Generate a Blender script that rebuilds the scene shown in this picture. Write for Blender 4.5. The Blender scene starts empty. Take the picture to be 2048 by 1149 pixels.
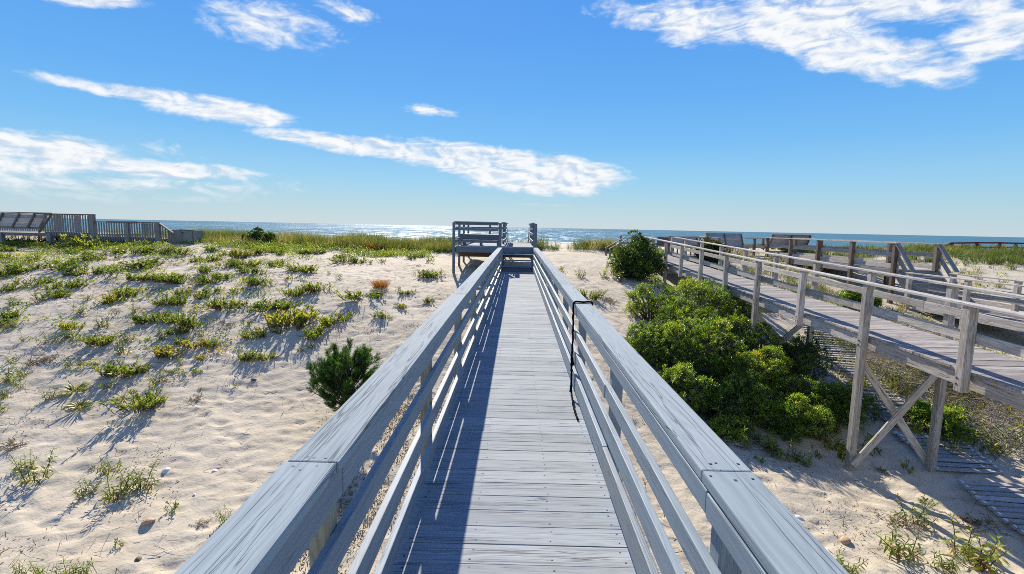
import bpy, bmesh, math, random
import numpy as np
from mathutils import Vector, Matrix, Quaternion
scn = bpy.context.scene
COL = scn.collection
R = math.radians
random.seed(7); RNG = np.random.default_rng(7)
import numpy as np
# ---------------------------------------------------------------- terrain
CTRL = np.array([
(-2.4,19,-.19),(-20.4,24,.40),(-17,24,.62),(-25,24,.35),(-32,24,.3),(6.6,9.4,-2.88),(8.1,9.3,-2.82),(6.6,22,-.62),(6.6,15.7,-1.75),
(4,6,-2.85),(8,6,-3.0),(0,6,-2.65),(-5,6,-2.45),(-9,7.5,-2.3),(-14,8,-2.1),(-3.6,10.4,-1.95),(-7,10.4,-1.8),(-11,10.5,-1.65),(-16,11,-1.45),
(-3,14,-1.0),(-8,14,-.9),(-14,14,-.8),(-20,15,-.5),(-8,19,-.1),(-14,19,-.02),(-22,20,.1),(-8,24,.22),(-13,24,.4),(-3,24,.12),(0,24,0.),(3,24,.1),
(-8,28,.42),(-15,28,.6),(-25,29,.6),(0,28,.35),(4,29,.38),(3,19,-.55),(2.6,14,-1.3),(2.8,10.4,-2.2),(1,3,-2.8),(-6,2,-2.7),(8,2,-3.1),
(10.5,9.5,-2.6),(13,9,-2.3),(14.5,12.5,-1.75),(14,17.5,-1.1),(20,17,-.7),(22,22,.1),(20,28,.45),(32,26,.3),(40,34,.2),(12,24,-.35),(10.3,18,-1.2),(9,28,.25),
(14,29,.4),(26,12,-1.4),(-30,10,-1.4),(30,6,-2),(-26,3,-2.2)],float)
def _tp(r2): return np.where(r2>1e-9,.5*r2*np.log(np.maximum(r2,1e-9)),0.)
def _fit():
    X=CTRL[:,:2]/10; n=len(X)
    K=_tp(((X[:,None]-X[None])**2).sum(-1))+np.eye(n)*.02
    P=np.c_[np.ones(n),X]
    A=np.zeros((n+3,n+3));A[:n,:n]=K;A[:n,n:]=P;A[n:,:n]=P.T
    return np.linalg.solve(A,np.r_[CTRL[:,2],0,0,0])
_W=_fit()
def _hash(i,j,s):
    h=(i.astype(np.int64)*374761393+j.astype(np.int64)*668265263+s*1274126177)&0xffffffff
    h=((h^(h>>13))*1274126177)&0xffffffff
    return ((h^(h>>16))&0xffff)/65535.
def vnoise(x,y,s=0):
    i=np.floor(x);j=np.floor(y);u=x-i;v=y-j
    u=u*u*(3-2*u);v=v*v*(3-2*v)
    return (_hash(i,j,s)*(1-u)+_hash(i+1,j,s)*u)*(1-v)+(_hash(i,j+1,s)*(1-u)+_hash(i+1,j+1,s)*u)*v
def base_z(x,y):
    x=np.asarray(x,float);y=np.asarray(y,float)
    xc=np.clip(x,-34,44)/10;yc=np.clip(y,-4,36)/10
    z=_W[-3]+_W[-2]*xc+_W[-1]*yc
    for k in range(len(CTRL)):
        z=z+_W[k]*_tp((xc-CTRL[k,0]/10)**2+(yc-CTRL[k,1]/10)**2)
    beach=np.interp(y,[31,40,52,75,140,215,320,400],[.45,-.2,-1.7,-2.7,-3.6,-4.5,-7,-9])
    t=np.clip((y-30)/6,0,1);t=t*t*(3-2*t)
    far=2.35*np.exp(-((y-61)/7)**2)*np.clip((x-38)/10,0,1)
    return z*(1-t)+beach*t+far
def ground(x,y):
    return base_z(x,y)+.10*(vnoise(np.asarray(x)/1.7,np.asarray(y)/1.7,1)-.5)+.04*(vnoise(np.asarray(x)/.5,np.asarray(y)/.5,2)-.5)
# ---------------------------------------------------------------- materials
def nt(m):
    m.use_nodes = True
    t = m.node_tree; t.nodes.clear()
    return t
class NB:
    """small node helper"""
    def __init__(s, t): s.t = t
    def n(s, typ, **kw):
        nd = s.t.nodes.new(typ)
        for k, v in kw.items():
            if k.startswith('i_'):
                key = k[2:]
                key = int(key) if key.isdigit() else key.replace('_', ' ')
                s.put(nd.inputs[key], v)
            else: setattr(nd, k, v)
        return nd
    def put(s, sock, v):
        if isinstance(v, bpy.types.NodeSocket): s.t.links.new(v, sock)
        elif isinstance(v, bpy.types.Node): s.t.links.new(v.outputs[0], sock)
        else: sock.default_value = v
    def math(s, op, a, b=None, c=None, clamp=False):
        nd = s.t.nodes.new('ShaderNodeMath'); nd.operation = op; nd.use_clamp = clamp
        s.put(nd.inputs[0], a)
        if b is not None: s.put(nd.inputs[1], b)
        if c is not None: s.put(nd.inputs[2], c)
        return nd.outputs[0]
    def vmath(s, op, a, b=None):
        nd = s.t.nodes.new('ShaderNodeVectorMath'); nd.operation = op
        s.put(nd.inputs[0], a)
        if b is not None: s.put(nd.inputs[1], b)
        return nd.outputs[0]
    def noise(s, vec, scale=1., detail=4., rough=.55, dist=0.):
        nd = s.t.nodes.new('ShaderNodeTexNoise')
        s.put(nd.inputs['Vector'], vec); nd.inputs['Scale'].default_value = scale
        nd.inputs['Detail'].default_value = detail; nd.inputs['Roughness'].default_value = rough
        nd.inputs['Distortion'].default_value = dist
        return nd.outputs[0]
    def ramp(s, fac, stops, interp='LINEAR'):
        nd = s.t.nodes.new('ShaderNodeValToRGB'); cr = nd.color_ramp; cr.interpolation = interp
        while len(cr.elements) < len(stops): cr.elements.new(.5)
        for e, (p, c) in zip(cr.elements, stops):
            e.position = p
            e.color = (c, c, c, 1) if isinstance(c, (int, float)) else (*c, 1)
        s.put(nd.inputs[0], fac)
        return nd.outputs[0]
    def mix(s, f, a, b, mode='MIX'):
        nd = s.t.nodes.new('ShaderNodeMix'); nd.data_type = 'RGBA'; nd.blend_type = mode
        nd.clamp_factor = True
        s.put(nd.inputs[0], f)
        for k, v in ((6, a), (7, b)):
            if isinstance(v, tuple): v = (*v, 1) if len(v) == 3 else v
            s.put(nd.inputs[k], v)
        return nd.outputs[2]
    def maprange(s, v, a, b, c=0., d=1., smooth=True):
        nd = s.t.nodes.new('ShaderNodeMapRange')
        if smooth: nd.interpolation_type = 'SMOOTHSTEP'
        s.put(nd.inputs[0], v)
        for k, q in zip((1, 2, 3, 4), (a, b, c, d)): s.put(nd.inputs[k], q)
        return nd.outputs[0]
    def bump(s, h, strength=.5, dist=.01, normal=None):
        nd = s.t.nodes.new('ShaderNodeBump'); nd.inputs['Strength'].default_value = strength
        nd.inputs['Distance'].default_value = dist; s.put(nd.inputs['Height'], h)
        if normal is not None: s.put(nd.inputs['Normal'], normal)
        return nd.outputs[0]

def newmat(name):
    m = bpy.data.materials.new(name); t = nt(m); return m, NB(t)
def finish(b, shader):
    o = b.t.nodes.new('ShaderNodeOutputMaterial')
    b.t.links.new(shader.outputs[0] if isinstance(shader, bpy.types.Node) else shader, o.inputs[0])

def wood(name, light, dark, crack, wear=.35, wearcol=None, crk=1., rough=.6, attr=False, tone=.18, spec=.3, stain=None):
    """board wood: grain runs along the board's own local X"""
    m, b = newmat(name)
    tc = b.n('ShaderNodeTexCoord')
    if attr:
        rnd = b.n('ShaderNodeAttribute', attribute_name='rnd').outputs['Fac']
    else:
        rnd = b.n('ShaderNodeObjectInfo').outputs['Random']
    off = b.n('ShaderNodeCombineXYZ')
    b.put(off.inputs[0], b.math('MULTIPLY', rnd, 37.)); b.put(off.inputs[1], b.math('MULTIPLY', rnd, 19.)); b.put(off.inputs[2], b.math('MULTIPLY', rnd, 53.))
    p = b.vmath('ADD', tc.outputs['Object'], off.outputs[0])
    def st(sx, sy, sz): return b.vmath('MULTIPLY', p, (sx, sy, sz))
    fine = b.noise(st(2.0, 60, 60), 1., 6, .72)
    big = b.noise(st(.7, 9, 9), 1., 4, .6, .4)
    rings = b.math('SINE', b.math('MULTIPLY', b.noise(st(.55, 7, 7), 1., 2, .5, .6), 95.))
    rings = b.math('MULTIPLY_ADD', rings, .5, .5)
    grain = b.math('ADD', b.math('MULTIPLY', fine, .8), b.math('MULTIPLY', rings, .2))
    col = b.mix(b.maprange(grain, .34, .62), dark, light)
    if wearcol:
        wn = b.math('MULTIPLY', b.maprange(b.noise(st(.9, 38, 38), 1., 6, .75, .3), .62 - wear * .25, .80 - wear * .2), b.maprange(b.noise(st(.8, 2.5, 2.5), 1., 2), .35, .65))
        col = b.mix(b.math('MULTIPLY', wn, .8), col, wearcol)
    if stain:
        col = b.mix(b.math('MULTIPLY', b.maprange(b.noise(st(1.1, 3, 3), 1., 5, .7), .5, .75), .6), col, stain)
    # long drying cracks
    c1 = b.math('ABSOLUTE', b.math('SUBTRACT', b.noise(st(.5, 16, 16), 1., 3, .5, .25), .5))
    c1 = b.math('SUBTRACT', 1., b.maprange(c1, .0, .012))
    c1 = b.math('MULTIPLY', c1, b.maprange(b.noise(st(.6, 5, 5), 1., 3), .42, .56))
    c2 = b.math('ABSOLUTE', b.math('SUBTRACT', b.noise(st(.9, 42, 42), 1., 3, .55, .15), .5))
    c2 = b.math('MULTIPLY', b.math('SUBTRACT', 1., b.maprange(c2, .0, .016)), b.maprange(b.noise(st(.8, 7, 7), 1., 3), .5, .66))
    c1 = b.math('MAXIMUM', c1, b.math('MULTIPLY', c2, .75))
    # knots
    vor = b.n('ShaderNodeTexVoronoi'); b.put(vor.inputs['Vector'], st(1.3, 7.5, 7.5)); vor.inputs['Scale'].default_value = 1.
    kn = b.math('SUBTRACT', 1., b.maprange(vor.outputs['Distance'], .035, .085))
    crkv = b.math('MULTIPLY', b.math('MAXIMUM', c1, b.math('MULTIPLY', kn, .7)), crk, clamp=True)
    col = b.mix(b.math('MULTIPLY', crkv, .85), col, crack)
    hsv = b.n('ShaderNodeHueSaturation'); b.put(hsv.inputs['Color'], col)
    b.put(hsv.inputs['Value'], b.math('MULTIPLY_ADD', rnd, tone * 2, 1 - tone))
    b.put(hsv.inputs['Saturation'], b.math('MULTIPLY_ADD', b.math('FRACT', b.math('MULTIPLY', rnd, 7.3)), .3, .85))
    h = b.math('SUBTRACT', b.math('MULTIPLY', fine, .45), crkv)
    pr = b.n('ShaderNodeBsdfPrincipled'); b.put(pr.inputs['Base Color'], hsv.outputs[0])
    pr.inputs['Roughness'].default_value = rough; pr.inputs['Specular IOR Level'].default_value = spec
    b.put(pr.inputs['Normal'], b.bump(h, .7, .004))
    finish(b, pr)
    return m

PAINT = wood('blue_grey_paint', (.235, .285, .33), (.195, .24, .28), (.03, .04, .06), .05, (.13, .155, .185), .5, .6, tone=.10, spec=.2)
SHADEP = wood('shaded_blue_grey_paint', (.155, .19, .235), (.125, .155, .195), (.02, .03, .045), .1, (.09, .11, .135), .5, .6, tone=.10, spec=.2)  # blue-grey paint darkened to put the platform's shade into the colour
CAPP = wood('weathered_blue_grey_cap_paint', (.30, .35, .375), (.25, .295, .32), (.03, .04, .055), .05, (.15, .17, .19), .72, .8, tone=.08, spec=.06)
DECKP = wood('blue_grey_deck_paint', (.35, .382, .405), (.295, .322, .343), (.035, .04, .055), .55, (.12, .135, .15), .8, .8, attr=True, tone=.13, spec=.08)
TREATED = wood('bare_treated_lumber', (.31, .31, .24), (.21, .22, .17), (.1, .1, .07), .2, (.2, .2, .15), .6, .7)
GREY = wood('weathered_grey_lumber', (.53, .485, .435), (.33, .29, .25), (.03, .025, .02), .55, (.125, .105, .09), 1., .75, tone=.22, stain=(.27, .22, .18))
GREYD = wood('weathered_grey_decking', (.41, .385, .36), (.27, .245, .23), (.04, .035, .03), .55, (.14, .12, .11), .9, .8, attr=True, tone=.22, spec=.1, stain=(.31, .26, .23))
PALE = wood('pale_lumber', (.50, .44, .40), (.36, .31, .28), (.07, .06, .05), .3, (.3, .26, .23), .8, .75)  # lighter lumber tone for one bench
BLUEG = wood('weathered_slate_lumber', (.27, .265, .265), (.165, .16, .16), (.04, .04, .045), .5, (.16, .14, .13), .9, .75, tone=.15)
BROWN = wood('weathered_brown_lumber', (.21, .155, .12), (.13, .09, .07), (.04, .03, .025), .4, (.15, .10, .075), 1., .75)
RED = wood('red_brown_stained_rail', (.125, .035, .028), (.07, .02, .018), (.02, .01, .01), .3, (.08, .04, .03), .6, .7)
SLATM = wood('silvered_mat_slat', (.46, .45, .445), (.30, .295, .30), (.05, .05, .05), .4, (.15, .15, .16), .7, .75, attr=True, tone=.2)

def plain(name, col, rough=.6, metal=0., var=.25, scale=9., spec=.25):
    m, b = newmat(name)
    tc = b.n('ShaderNodeTexCoord')
    n = b.noise(tc.outputs['Object'], scale, 5, .6)
    c = b.mix(b.maprange(n, .3, .7), tuple(x * (1 - var) for x in col), tuple(min(1, x * (1 + var)) for x in col))
    pr = b.n('ShaderNodeBsdfPrincipled'); b.put(pr.inputs['Base Color'], c)
    pr.inputs['Roughness'].default_value = rough; pr.inputs['Metallic'].default_value = metal; pr.inputs['Specular IOR Level'].default_value = spec
    b.put(pr.inputs['Normal'], b.bump(n, .3, .01))
    finish(b, pr); return m
NAIL = plain('dark_nail_head', (.03, .035, .045), .6)
BLACK = plain('black_rope', (.008, .008, .009), .9, var=.5, scale=90., spec=.02)
SHELL = plain('bleached_shell', (.72, .70, .67), .5, var=.12, scale=40.)
STONE_T = plain('tan_stone', (.50, .33, .20), .7, var=.2, scale=30.)
STONE_G = plain('grey_stone', (.12, .12, .105), .7, var=.3, scale=30.)
WHITEP = plain('white_plastic_end', (.75, .76, .78), .5, var=.08)
BOXGREY = plain('grey_box_panel', (.21, .215, .20), .7, var=.12, scale=3.)
SLIVER = plain('sunlight_sliver', (.55, .47, .32), .8, var=.25, scale=40.)  # pale colour painting the sunlight on the deck
TWIG = plain('dead_twig', (.17, .125, .095), .85, var=.45, scale=5.)
BRUSHT = plain('grey_tan_brush', (.30, .25, .195), .9, var=.5, scale=4., spec=.1)
STEM = plain('brown_stem', (.13, .075, .05), .8, var=.4, scale=25.)
BARK = plain('grey_bark', (.12, .10, .085), .9, var=.4, scale=25.)

def leafmat(name, stops, trans=.42, rough=.45, spec=.35, gain=1.5):
    m, b = newmat(name)
    a = b.n('ShaderNodeAttribute', attribute_name='tint').outputs['Fac']
    oi = b.n('ShaderNodeObjectInfo').outputs['Random']
    f = b.math('ADD', a, b.math('MULTIPLY_ADD', oi, .16, -.08), clamp=True)
    c = b.ramp(f, stops)
    tcol = b.mix(1., c, (gain, gain * 1.02, gain * .6), 'MULTIPLY')
    pr = b.n('ShaderNodeBsdfPrincipled'); b.put(pr.inputs['Base Color'], c)
    pr.inputs['Roughness'].default_value = rough; pr.inputs['Specular IOR Level'].default_value = spec
    tr = b.n('ShaderNodeBsdfTranslucent'); b.put(tr.inputs['Color'], tcol)
    mx = b.n('ShaderNodeMixShader'); mx.inputs[0].default_value = trans
    b.put(mx.inputs[1], pr); b.put(mx.inputs[2], tr)
    finish(b, mx); return m
LEAF = leafmat('dune_leaf', [(0., (.045, .08, .018)), (.35, (.12, .18, .032)), (.65, (.27, .325, .05)), (.85, (.45, .42, .06)), (1., (.28, .15, .06))])
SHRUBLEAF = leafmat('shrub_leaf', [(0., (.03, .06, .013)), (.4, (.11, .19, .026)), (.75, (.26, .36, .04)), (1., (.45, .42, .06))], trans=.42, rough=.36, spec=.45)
OLIVELEAF = leafmat('olive_leaf', [(0., (.03, .045, .012)), (.5, (.075, .095, .02)), (1., (.20, .13, .03))], trans=.35)
NEEDLE = leafmat('pine_needle', [(0., (.02, .055, .018)), (.6, (.07, .17, .036)), (1., (.20, .31, .06))], trans=.3, rough=.5)
GRASS = leafmat('beach_grass', [(0., (.05, .085, .02)), (.4, (.115, .145, .035)), (.75, (.235, .215, .065)), (1., (.40, .31, .15))], trans=.4, rough=.6, spec=.2)
RUST = leafmat('rust_tuft', [(0., (.16, .06, .02)), (.5, (.30, .115, .035)), (1., (.42, .22, .07))], trans=.4, rough=.7, spec=.1)
DRY = leafmat('dry_leaf', [(0., (.10, .07, .045)), (.5, (.21, .16, .10)), (1., (.34, .27, .17))], trans=.25, rough=.8, spec=.1)

def sandmat():
    m, b = newmat('dune_sand')
    tc = b.n('ShaderNodeTexCoord'); P = tc.outputs['Object']
    big = b.noise(P, .35, 4, .55)
    med = b.noise(P, 3.2, 5, .6)
    grain = b.noise(P, 260., 3, .7)
    c = b.mix(b.maprange(big, .3, .7), (.50, .43, .318), (.57, .50, .382))
    c = b.mix(b.math('MULTIPLY', b.maprange(med, .45, .75), .35), c, (.40, .325, .235))
    c = b.mix(b.math('MULTIPLY', b.maprange(grain, .55, .8), .35), c, (.26, .20, .15))
    # scattered dark organic specks
    vo = b.n('ShaderNodeTexVoronoi'); b.put(vo.inputs['Vector'], P); vo.inputs['Scale'].default_value = 9.
    sp = b.math('MULTIPLY', b.math('SUBTRACT', 1., b.maprange(vo.outputs['Distance'], .05, .12)), b.maprange(b.noise(P, 1.1, 3), .48, .62))
    c = b.mix(b.math('MULTIPLY', sp, .75), c, (.13, .095, .07))
    # wet sand near the water line (world Y)
    sx = b.n('ShaderNodeSeparateXYZ'); b.put(sx.inputs[0], P)
    wet = b.maprange(sx.outputs[1], 196., 208.)
    c = b.mix(wet, c, (.22, .18, .135))
    pr = b.n('ShaderNodeBsdfPrincipled'); b.put(pr.inputs['Base Color'], c)
    pr.inputs['Roughness'].default_value = .9; pr.inputs['Specular IOR Level'].default_value = .15
    h = b.math('ADD', b.math('MULTIPLY', b.noise(P, 5., 3, .5, .8), 1.), b.math('MULTIPLY', b.noise(P, 22., 4, .6), .35))
    nrm = b.bump(h, .42, .05)
    b.put(pr.inputs['Normal'], b.bump(grain, .3, .003, nrm))
    finish(b, pr); return m
SAND = sandmat()

def watermat():
    m, b = newmat('sea_water')
    tc = b.n('ShaderNodeTexCoord'); P = tc.outputs['Object']
    sx = b.n('ShaderNodeSeparateXYZ'); b.put(sx.inputs[0], P)
    n1 = b.noise(b.vmath('MULTIPLY', P, (.10, .35, 1)), 1., 4, .6)
    n2 = b.noise(b.vmath('MULTIPLY', P, (.55, 1.3, 1)), 1., 4, .65)
    n3 = b.noise(b.vmath('MULTIPLY', P, (.012, .03, 1)), 1., 3, .55)
    h = b.math('ADD', b.math('MULTIPLY', n1, 2.2), b.math('MULTIPLY', n2, .55))
    near = b.math('SUBTRACT', 1., b.maprange(sx.outputs[1], 215., 300., 0., 1.))
    c = b.mix(near, (.062, .165, .235), (.095, .215, .24))
    c = b.mix(b.maprange(n3, .35, .7), c, (.075, .185, .25))
    # breaking foam in broken bands close to shore, and rare whitecaps
    fo = b.noise(b.vmath('MULTIPLY', P, (.03, .22, 1)), 1., 6, .7, .5)
    edge = b.math('SUBTRACT', 1., b.maprange(sx.outputs[1], 212., 262.))
    foam = b.math('MULTIPLY', b.maprange(b.math('ADD', fo, b.math('MULTIPLY', edge, .26)), .62, .70), 1.)
    caps = b.math('MULTIPLY', b.maprange(b.noise(b.vmath('MULTIPLY', P, (.05, .12, 1)), 1., 7, .8), .70, .74), .6)
    foam = b.math('MAXIMUM', b.math('MULTIPLY', foam, b.maprange(edge, 0., .3)), caps)
    c = b.mix(foam, c, (.6, .62, .62))
    dif = b.n('ShaderNodeBsdfDiffuse'); b.put(dif.inputs['Color'], c)
    # short wind waves: patches of facets tilted to mirror the sky and sun
    g1 = b.noise(b.vmath('MULTIPLY', P, (.20, .022, 1)), 1., 6, .75)
    g2 = b.noise(b.vmath('MULTIPLY', P, (.06, .0045, 1)), 1., 6, .75)
    farw = b.maprange(sx.outputs[1], 260., 900.)
    gm = b.math('ADD', b.math('MULTIPLY', g1, b.math('SUBTRACT', 1., b.math('MULTIPLY', farw, .8))), b.math('MULTIPLY', g2, b.math('MULTIPLY', farw, .8)))
    g = b.maprange(gm, .44, .60)
    g = b.math('MULTIPLY', g, g)
    gl = b.n('ShaderNodeBsdfGlossy'); b.put(gl.inputs['Color'], (.9, .95, 1., 1)); gl.inputs['Roughness'].default_value = .47
    b.put(gl.inputs['Normal'], b.bump(h, 1., 1.0))
    mx = b.n('ShaderNodeMixShader'); b.put(mx.inputs[0], b.math('MULTIPLY', b.math('MULTIPLY_ADD', g, .125, .014), b.math('SUBTRACT', 1., foam)))
    b.put(mx.inputs[1], dif); b.put(mx.inputs[2], gl)
    finish(b, mx); return m
WATER = watermat()

# ---------------------------------------------------------------- object helpers
def link(o, parent=None):
    COL.objects.link(o)
    if parent is not None: o.parent = parent
    return o
def thing(name, label, cat, loc=(0, 0, 0), group=None):
    o = bpy.data.objects.new(name, None); o.empty_display_size = .1
    o.location = loc; COL.objects.link(o)
    o['label'] = label; o['category'] = cat
    if group: o['group'] = group
    return o
def tag(o, label, cat, group=None, kind=None):
    if label: o['label'] = label
    if cat: o['category'] = cat
    if group: o['group'] = group
    if kind: o['kind'] = kind
    return o
def mesh_obj(name, verts, faces, mats, parent=None, loc=(0, 0, 0), tint=None, fmat=None, smooth=False, attr='tint', rnd_face=None):
    me = bpy.data.meshes.new(name)
    V = np.asarray(verts, np.float32).reshape(-1, 3)
    if isinstance(faces, np.ndarray):
        k = faces.shape[1]; n = len(faces)
        me.vertices.add(len(V)); me.vertices.foreach_set('co', V.ravel())
        me.loops.add(n * k); me.loops.foreach_set('vertex_index', faces.astype(np.int32).ravel())
        me.polygons.add(n); me.polygons.foreach_set('loop_start', np.arange(0, n * k, k, dtype=np.int32))
        me.polygons.foreach_set('loop_total', np.full(n, k, np.int32))
        me.update(calc_edges=True)
    else:
        me.from_pydata(V.tolist(), [], faces); me.update()
    for m in (mats if isinstance(mats, (list, tuple)) else [mats]): me.materials.append(m)
    if tint is not None:
        a = me.attributes.new(attr, 'FLOAT', 'POINT'); a.data.foreach_set('value', np.asarray(tint, np.float32))
    if rnd_face is not None:
        a = me.attributes.new('rnd', 'FLOAT', 'FACE'); a.data.foreach_set('value', np.asarray(rnd_face, np.float32))
    if fmat is not None: me.polygons.foreach_set('material_index', np.asarray(fmat, np.int32))
    if smooth or rnd_face is not None or tint is None: me.polygons.foreach_set('use_smooth', np.full(len(me.polygons), bool(smooth)))
    o = bpy.data.objects.new(name, me); o.location = loc
    return link(o, parent)

_boxcache = {}
def boxmesh(L, w, t, mat, bev):
    key = (round(L, 3), round(w, 4), round(t, 4), mat.name, bev)
    if key in _boxcache: return _boxcache[key]
    bm = bmesh.new()
    bmesh.ops.create_cube(bm, size=1.)
    bmesh.ops.scale(bm, vec=(L, w, t), verts=bm.verts)
    if bev: bmesh.ops.bevel(bm, geom=bm.edges[:], offset=bev, segments=2, affect='EDGES', profile=.6)
    me = bpy.data.meshes.new('board'); bm.to_mesh(me); bm.free(); me.materials.append(mat)
    _boxcache[key] = me
    return me
def board(name, mat, parent, p0, p1, w, t, up=(0, 0, 1), bev=.004):
    """timber from p0 to p1, w across, t thick along `up`"""
    p0 = Vector(p0); p1 = Vector(p1); d = p1 - p0; L = d.length
    x = d.normalized(); z = Vector(up); z = (z - x * z.dot(x)).normalized(); y = z.cross(x)
    M = Matrix((x, y, z)).transposed().to_4x4(); M.translation = (p0 + p1) / 2
    o = bpy.data.objects.new(name, boxmesh(L, w, t, mat, min(bev, w * .2, t * .2)))
    COL.objects.link(o)
    if parent is not None:
        o.parent = parent
        M = Matrix.Translation(-Vector(parent.location)) @ M
    o.matrix_local = M
    return o
def post(name, mat, parent, x, y, z0, z1, s=.09, bev=.005, s2=None, lean=0.):
    return board(name, mat, parent, (x + random.uniform(-lean, lean), y + random.uniform(-lean, lean), z0), (x, y, z1), s2 or s, s, up=(1, 0, 0), bev=bev)

def boxes_mesh(name, specs, mats, parent, loc=(0, 0, 0), fmat_list=None, rnd=True, bev=0.):
    """many axis-aligned boxes (x0,x1,y0,y1,z0,z1[,mat]) in ONE mesh (planks, slats, pickets)"""
    V = []; F = []; A = []; FM = []
    q = np.array([(0, 3, 2, 1), (4, 5, 6, 7), (0, 1, 5, 4), (1, 2, 6, 5), (2, 3, 7, 6), (3, 0, 4, 7)])
    for k, s in enumerate(specs):
        x0, x1, y0, y1, z0, z1 = s[:6]
        if len(s) > 7: z00, z01 = s[7]
        V += [(x0, y0, z0), (x1, y0, z0), (x1, y1, z0), (x0, y1, z0), (x0, y0, z1), (x1, y0, z1), (x1, y1, z1), (x0, y1, z1)]
        F += (q + 8 * k).tolist(); A += [random.random()] * 6; FM += [s[6] if len(s) > 6 else 0] * 6
    return mesh_obj(name, np.array(V) - np.array(loc), np.array(F), mats, parent, loc if parent is None else Vector(loc) - Vector(parent.location), rnd_face=A, fmat=FM)

def tube(pts, rad, sides=5, closed_ends=True):
    pts = [Vector(p) for p in pts]; V = []; F = []
    rad = rad if isinstance(rad, (list, tuple)) else [rad] * len(pts)
    ref = Vector((0, 0, 1))
    for i, p in enumerate(pts):
        d = (pts[min(i + 1, len(pts) - 1)] - pts[max(i - 1, 0)]).normalized()
        a = d.cross(ref)
        if a.length < .05: a = d.cross(Vector((1, 0, 0)))
        a.normalize(); c = d.cross(a)
        for k in range(sides):
            th = 2 * math.pi * k / sides
            V.append(p + (a * math.cos(th) + c * math.sin(th)) * rad[i])
    for i in range(len(pts) - 1):
        for k in range(sides):
            F.append((i * sides + k, i * sides + (k + 1) % sides, (i + 1) * sides + (k + 1) % sides, (i + 1) * sides + k))
    return V, F
class Acc:
    def __init__(s): s.V = []; s.F = []
    def add(s, vf):
        o = len(s.V); s.V += [tuple(v) for v in vf[0]]; s.F += [tuple(i + o for i in f) for f in vf[1]]

# leaves: vectorised
def unit(a): return a / np.maximum(np.linalg.norm(a, axis=-1, keepdims=True), 1e-9)
def leaves(P, D, L, W, droop=.25, fold=.15, rng=RNG):
    """6-point leaves; P base, D direction, L length, W width"""
    n = len(P); D = unit(D); up = np.tile([0, 0, 1.], (n, 1)) + rng.normal(0, .35, (n, 3))
    S = unit(np.cross(D, up)); N = np.cross(S, D)
    L = L[:, None]; W = W[:, None]
    b = P; m1 = P + D * L * .35 + N * L * .02; m2 = P + D * L * .72 - N * L * droop * .35; tip = P + D * L - N * L * droop
    l1 = m1 + S * W * .5 + N * W * fold; r1 = m1 - S * W * .5 + N * W * fold
    l2 = m2 + S * W * .38 + N * W * fold; r2 = m2 - S * W * .38 + N * W * fold
    V = np.stack([b, l1, r1, l2, r2, tip], 1).reshape(-1, 3)
    k = np.arange(n)[:, None] * 6
    F = [(k + np.array(f)) for f in ((0, 2, 1, 1), (1, 2, 4, 3), (3, 4, 5, 5))]
    tri = np.concatenate([k + np.array((0, 2, 1)), k + np.array((3, 4, 5)), k + np.array((1, 2, 4)), k + np.array((1, 4, 3))])
    return V, tri
def quads(P, D, L, W, rng=RNG, droop=.15):
    """rhombic leaves, two triangles folded on the midrib"""
    n = len(P); D = unit(D); up = np.tile([0, 0, 1.], (n, 1)) + rng.normal(0, .6, (n, 3))
    S = unit(np.cross(D, up)); N = np.cross(S, D)
    L = L[:, None]; W = W[:, None]
    m = P + D * L * .55
    V = np.stack([P, m + S * W * .5 + N * W * .18, P + D * L - N * L * droop, m - S * W * .5 + N * W * .18], 1).reshape(-1, 3)
    k = np.arange(n)[:, None] * 4
    return V, np.concatenate([k + np.array((0, 2, 1)), k + np.array((0, 3, 2))])
def tint_for(n, per, mean, sd, rng=RNG):
    return np.repeat(np.clip(rng.normal(mean, sd, n), 0, 1), per)
# ---------------------------------------------------------------- camera, sun, sky
CAM_LOC = (.015, 0, 1.70)
_M = ((1., -.0208, .0087), (.0117, .1186, -.9929), (.0196, .9927, .1188))
def make_camera():
    d = Vector((12., 119.5, -1000.)).normalized()          # world forward in camera axes
    u = Vector((1., -.0199, 0)).cross(d).normalized()
    if u.y < 0: u = -u
    r = d.cross(u)
    cam = bpy.data.cameras.new('camera'); cam.sensor_width = 36.; cam.lens = 36 * 1000 / 2048.
    cam.clip_start = .05; cam.clip_end = 90000
    o = bpy.data.objects.new('camera', cam); COL.objects.link(o)
    M = Matrix((r, d, u)).to_4x4(); M.translation = CAM_LOC
    o.matrix_world = M; scn.camera = o
make_camera()
SUN_AZ = R(-11.); SUN_EL = R(31.)
def make_light():
    s = Vector((math.sin(SUN_AZ) * math.cos(SUN_EL), math.cos(SUN_AZ) * math.cos(SUN_EL), math.sin(SUN_EL)))
    l = bpy.data.lights.new('sun', 'SUN'); l.energy = 5.; l.angle = R(.53); l.color = (1., .91, .77)
    o = bpy.data.objects.new('sun', l); COL.objects.link(o)
    o.rotation_mode = 'QUATERNION'; o.rotation_quaternion = (-s).to_track_quat('-Z', 'Y'); o.location = (0, 0, 30)
make_light()
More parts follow.
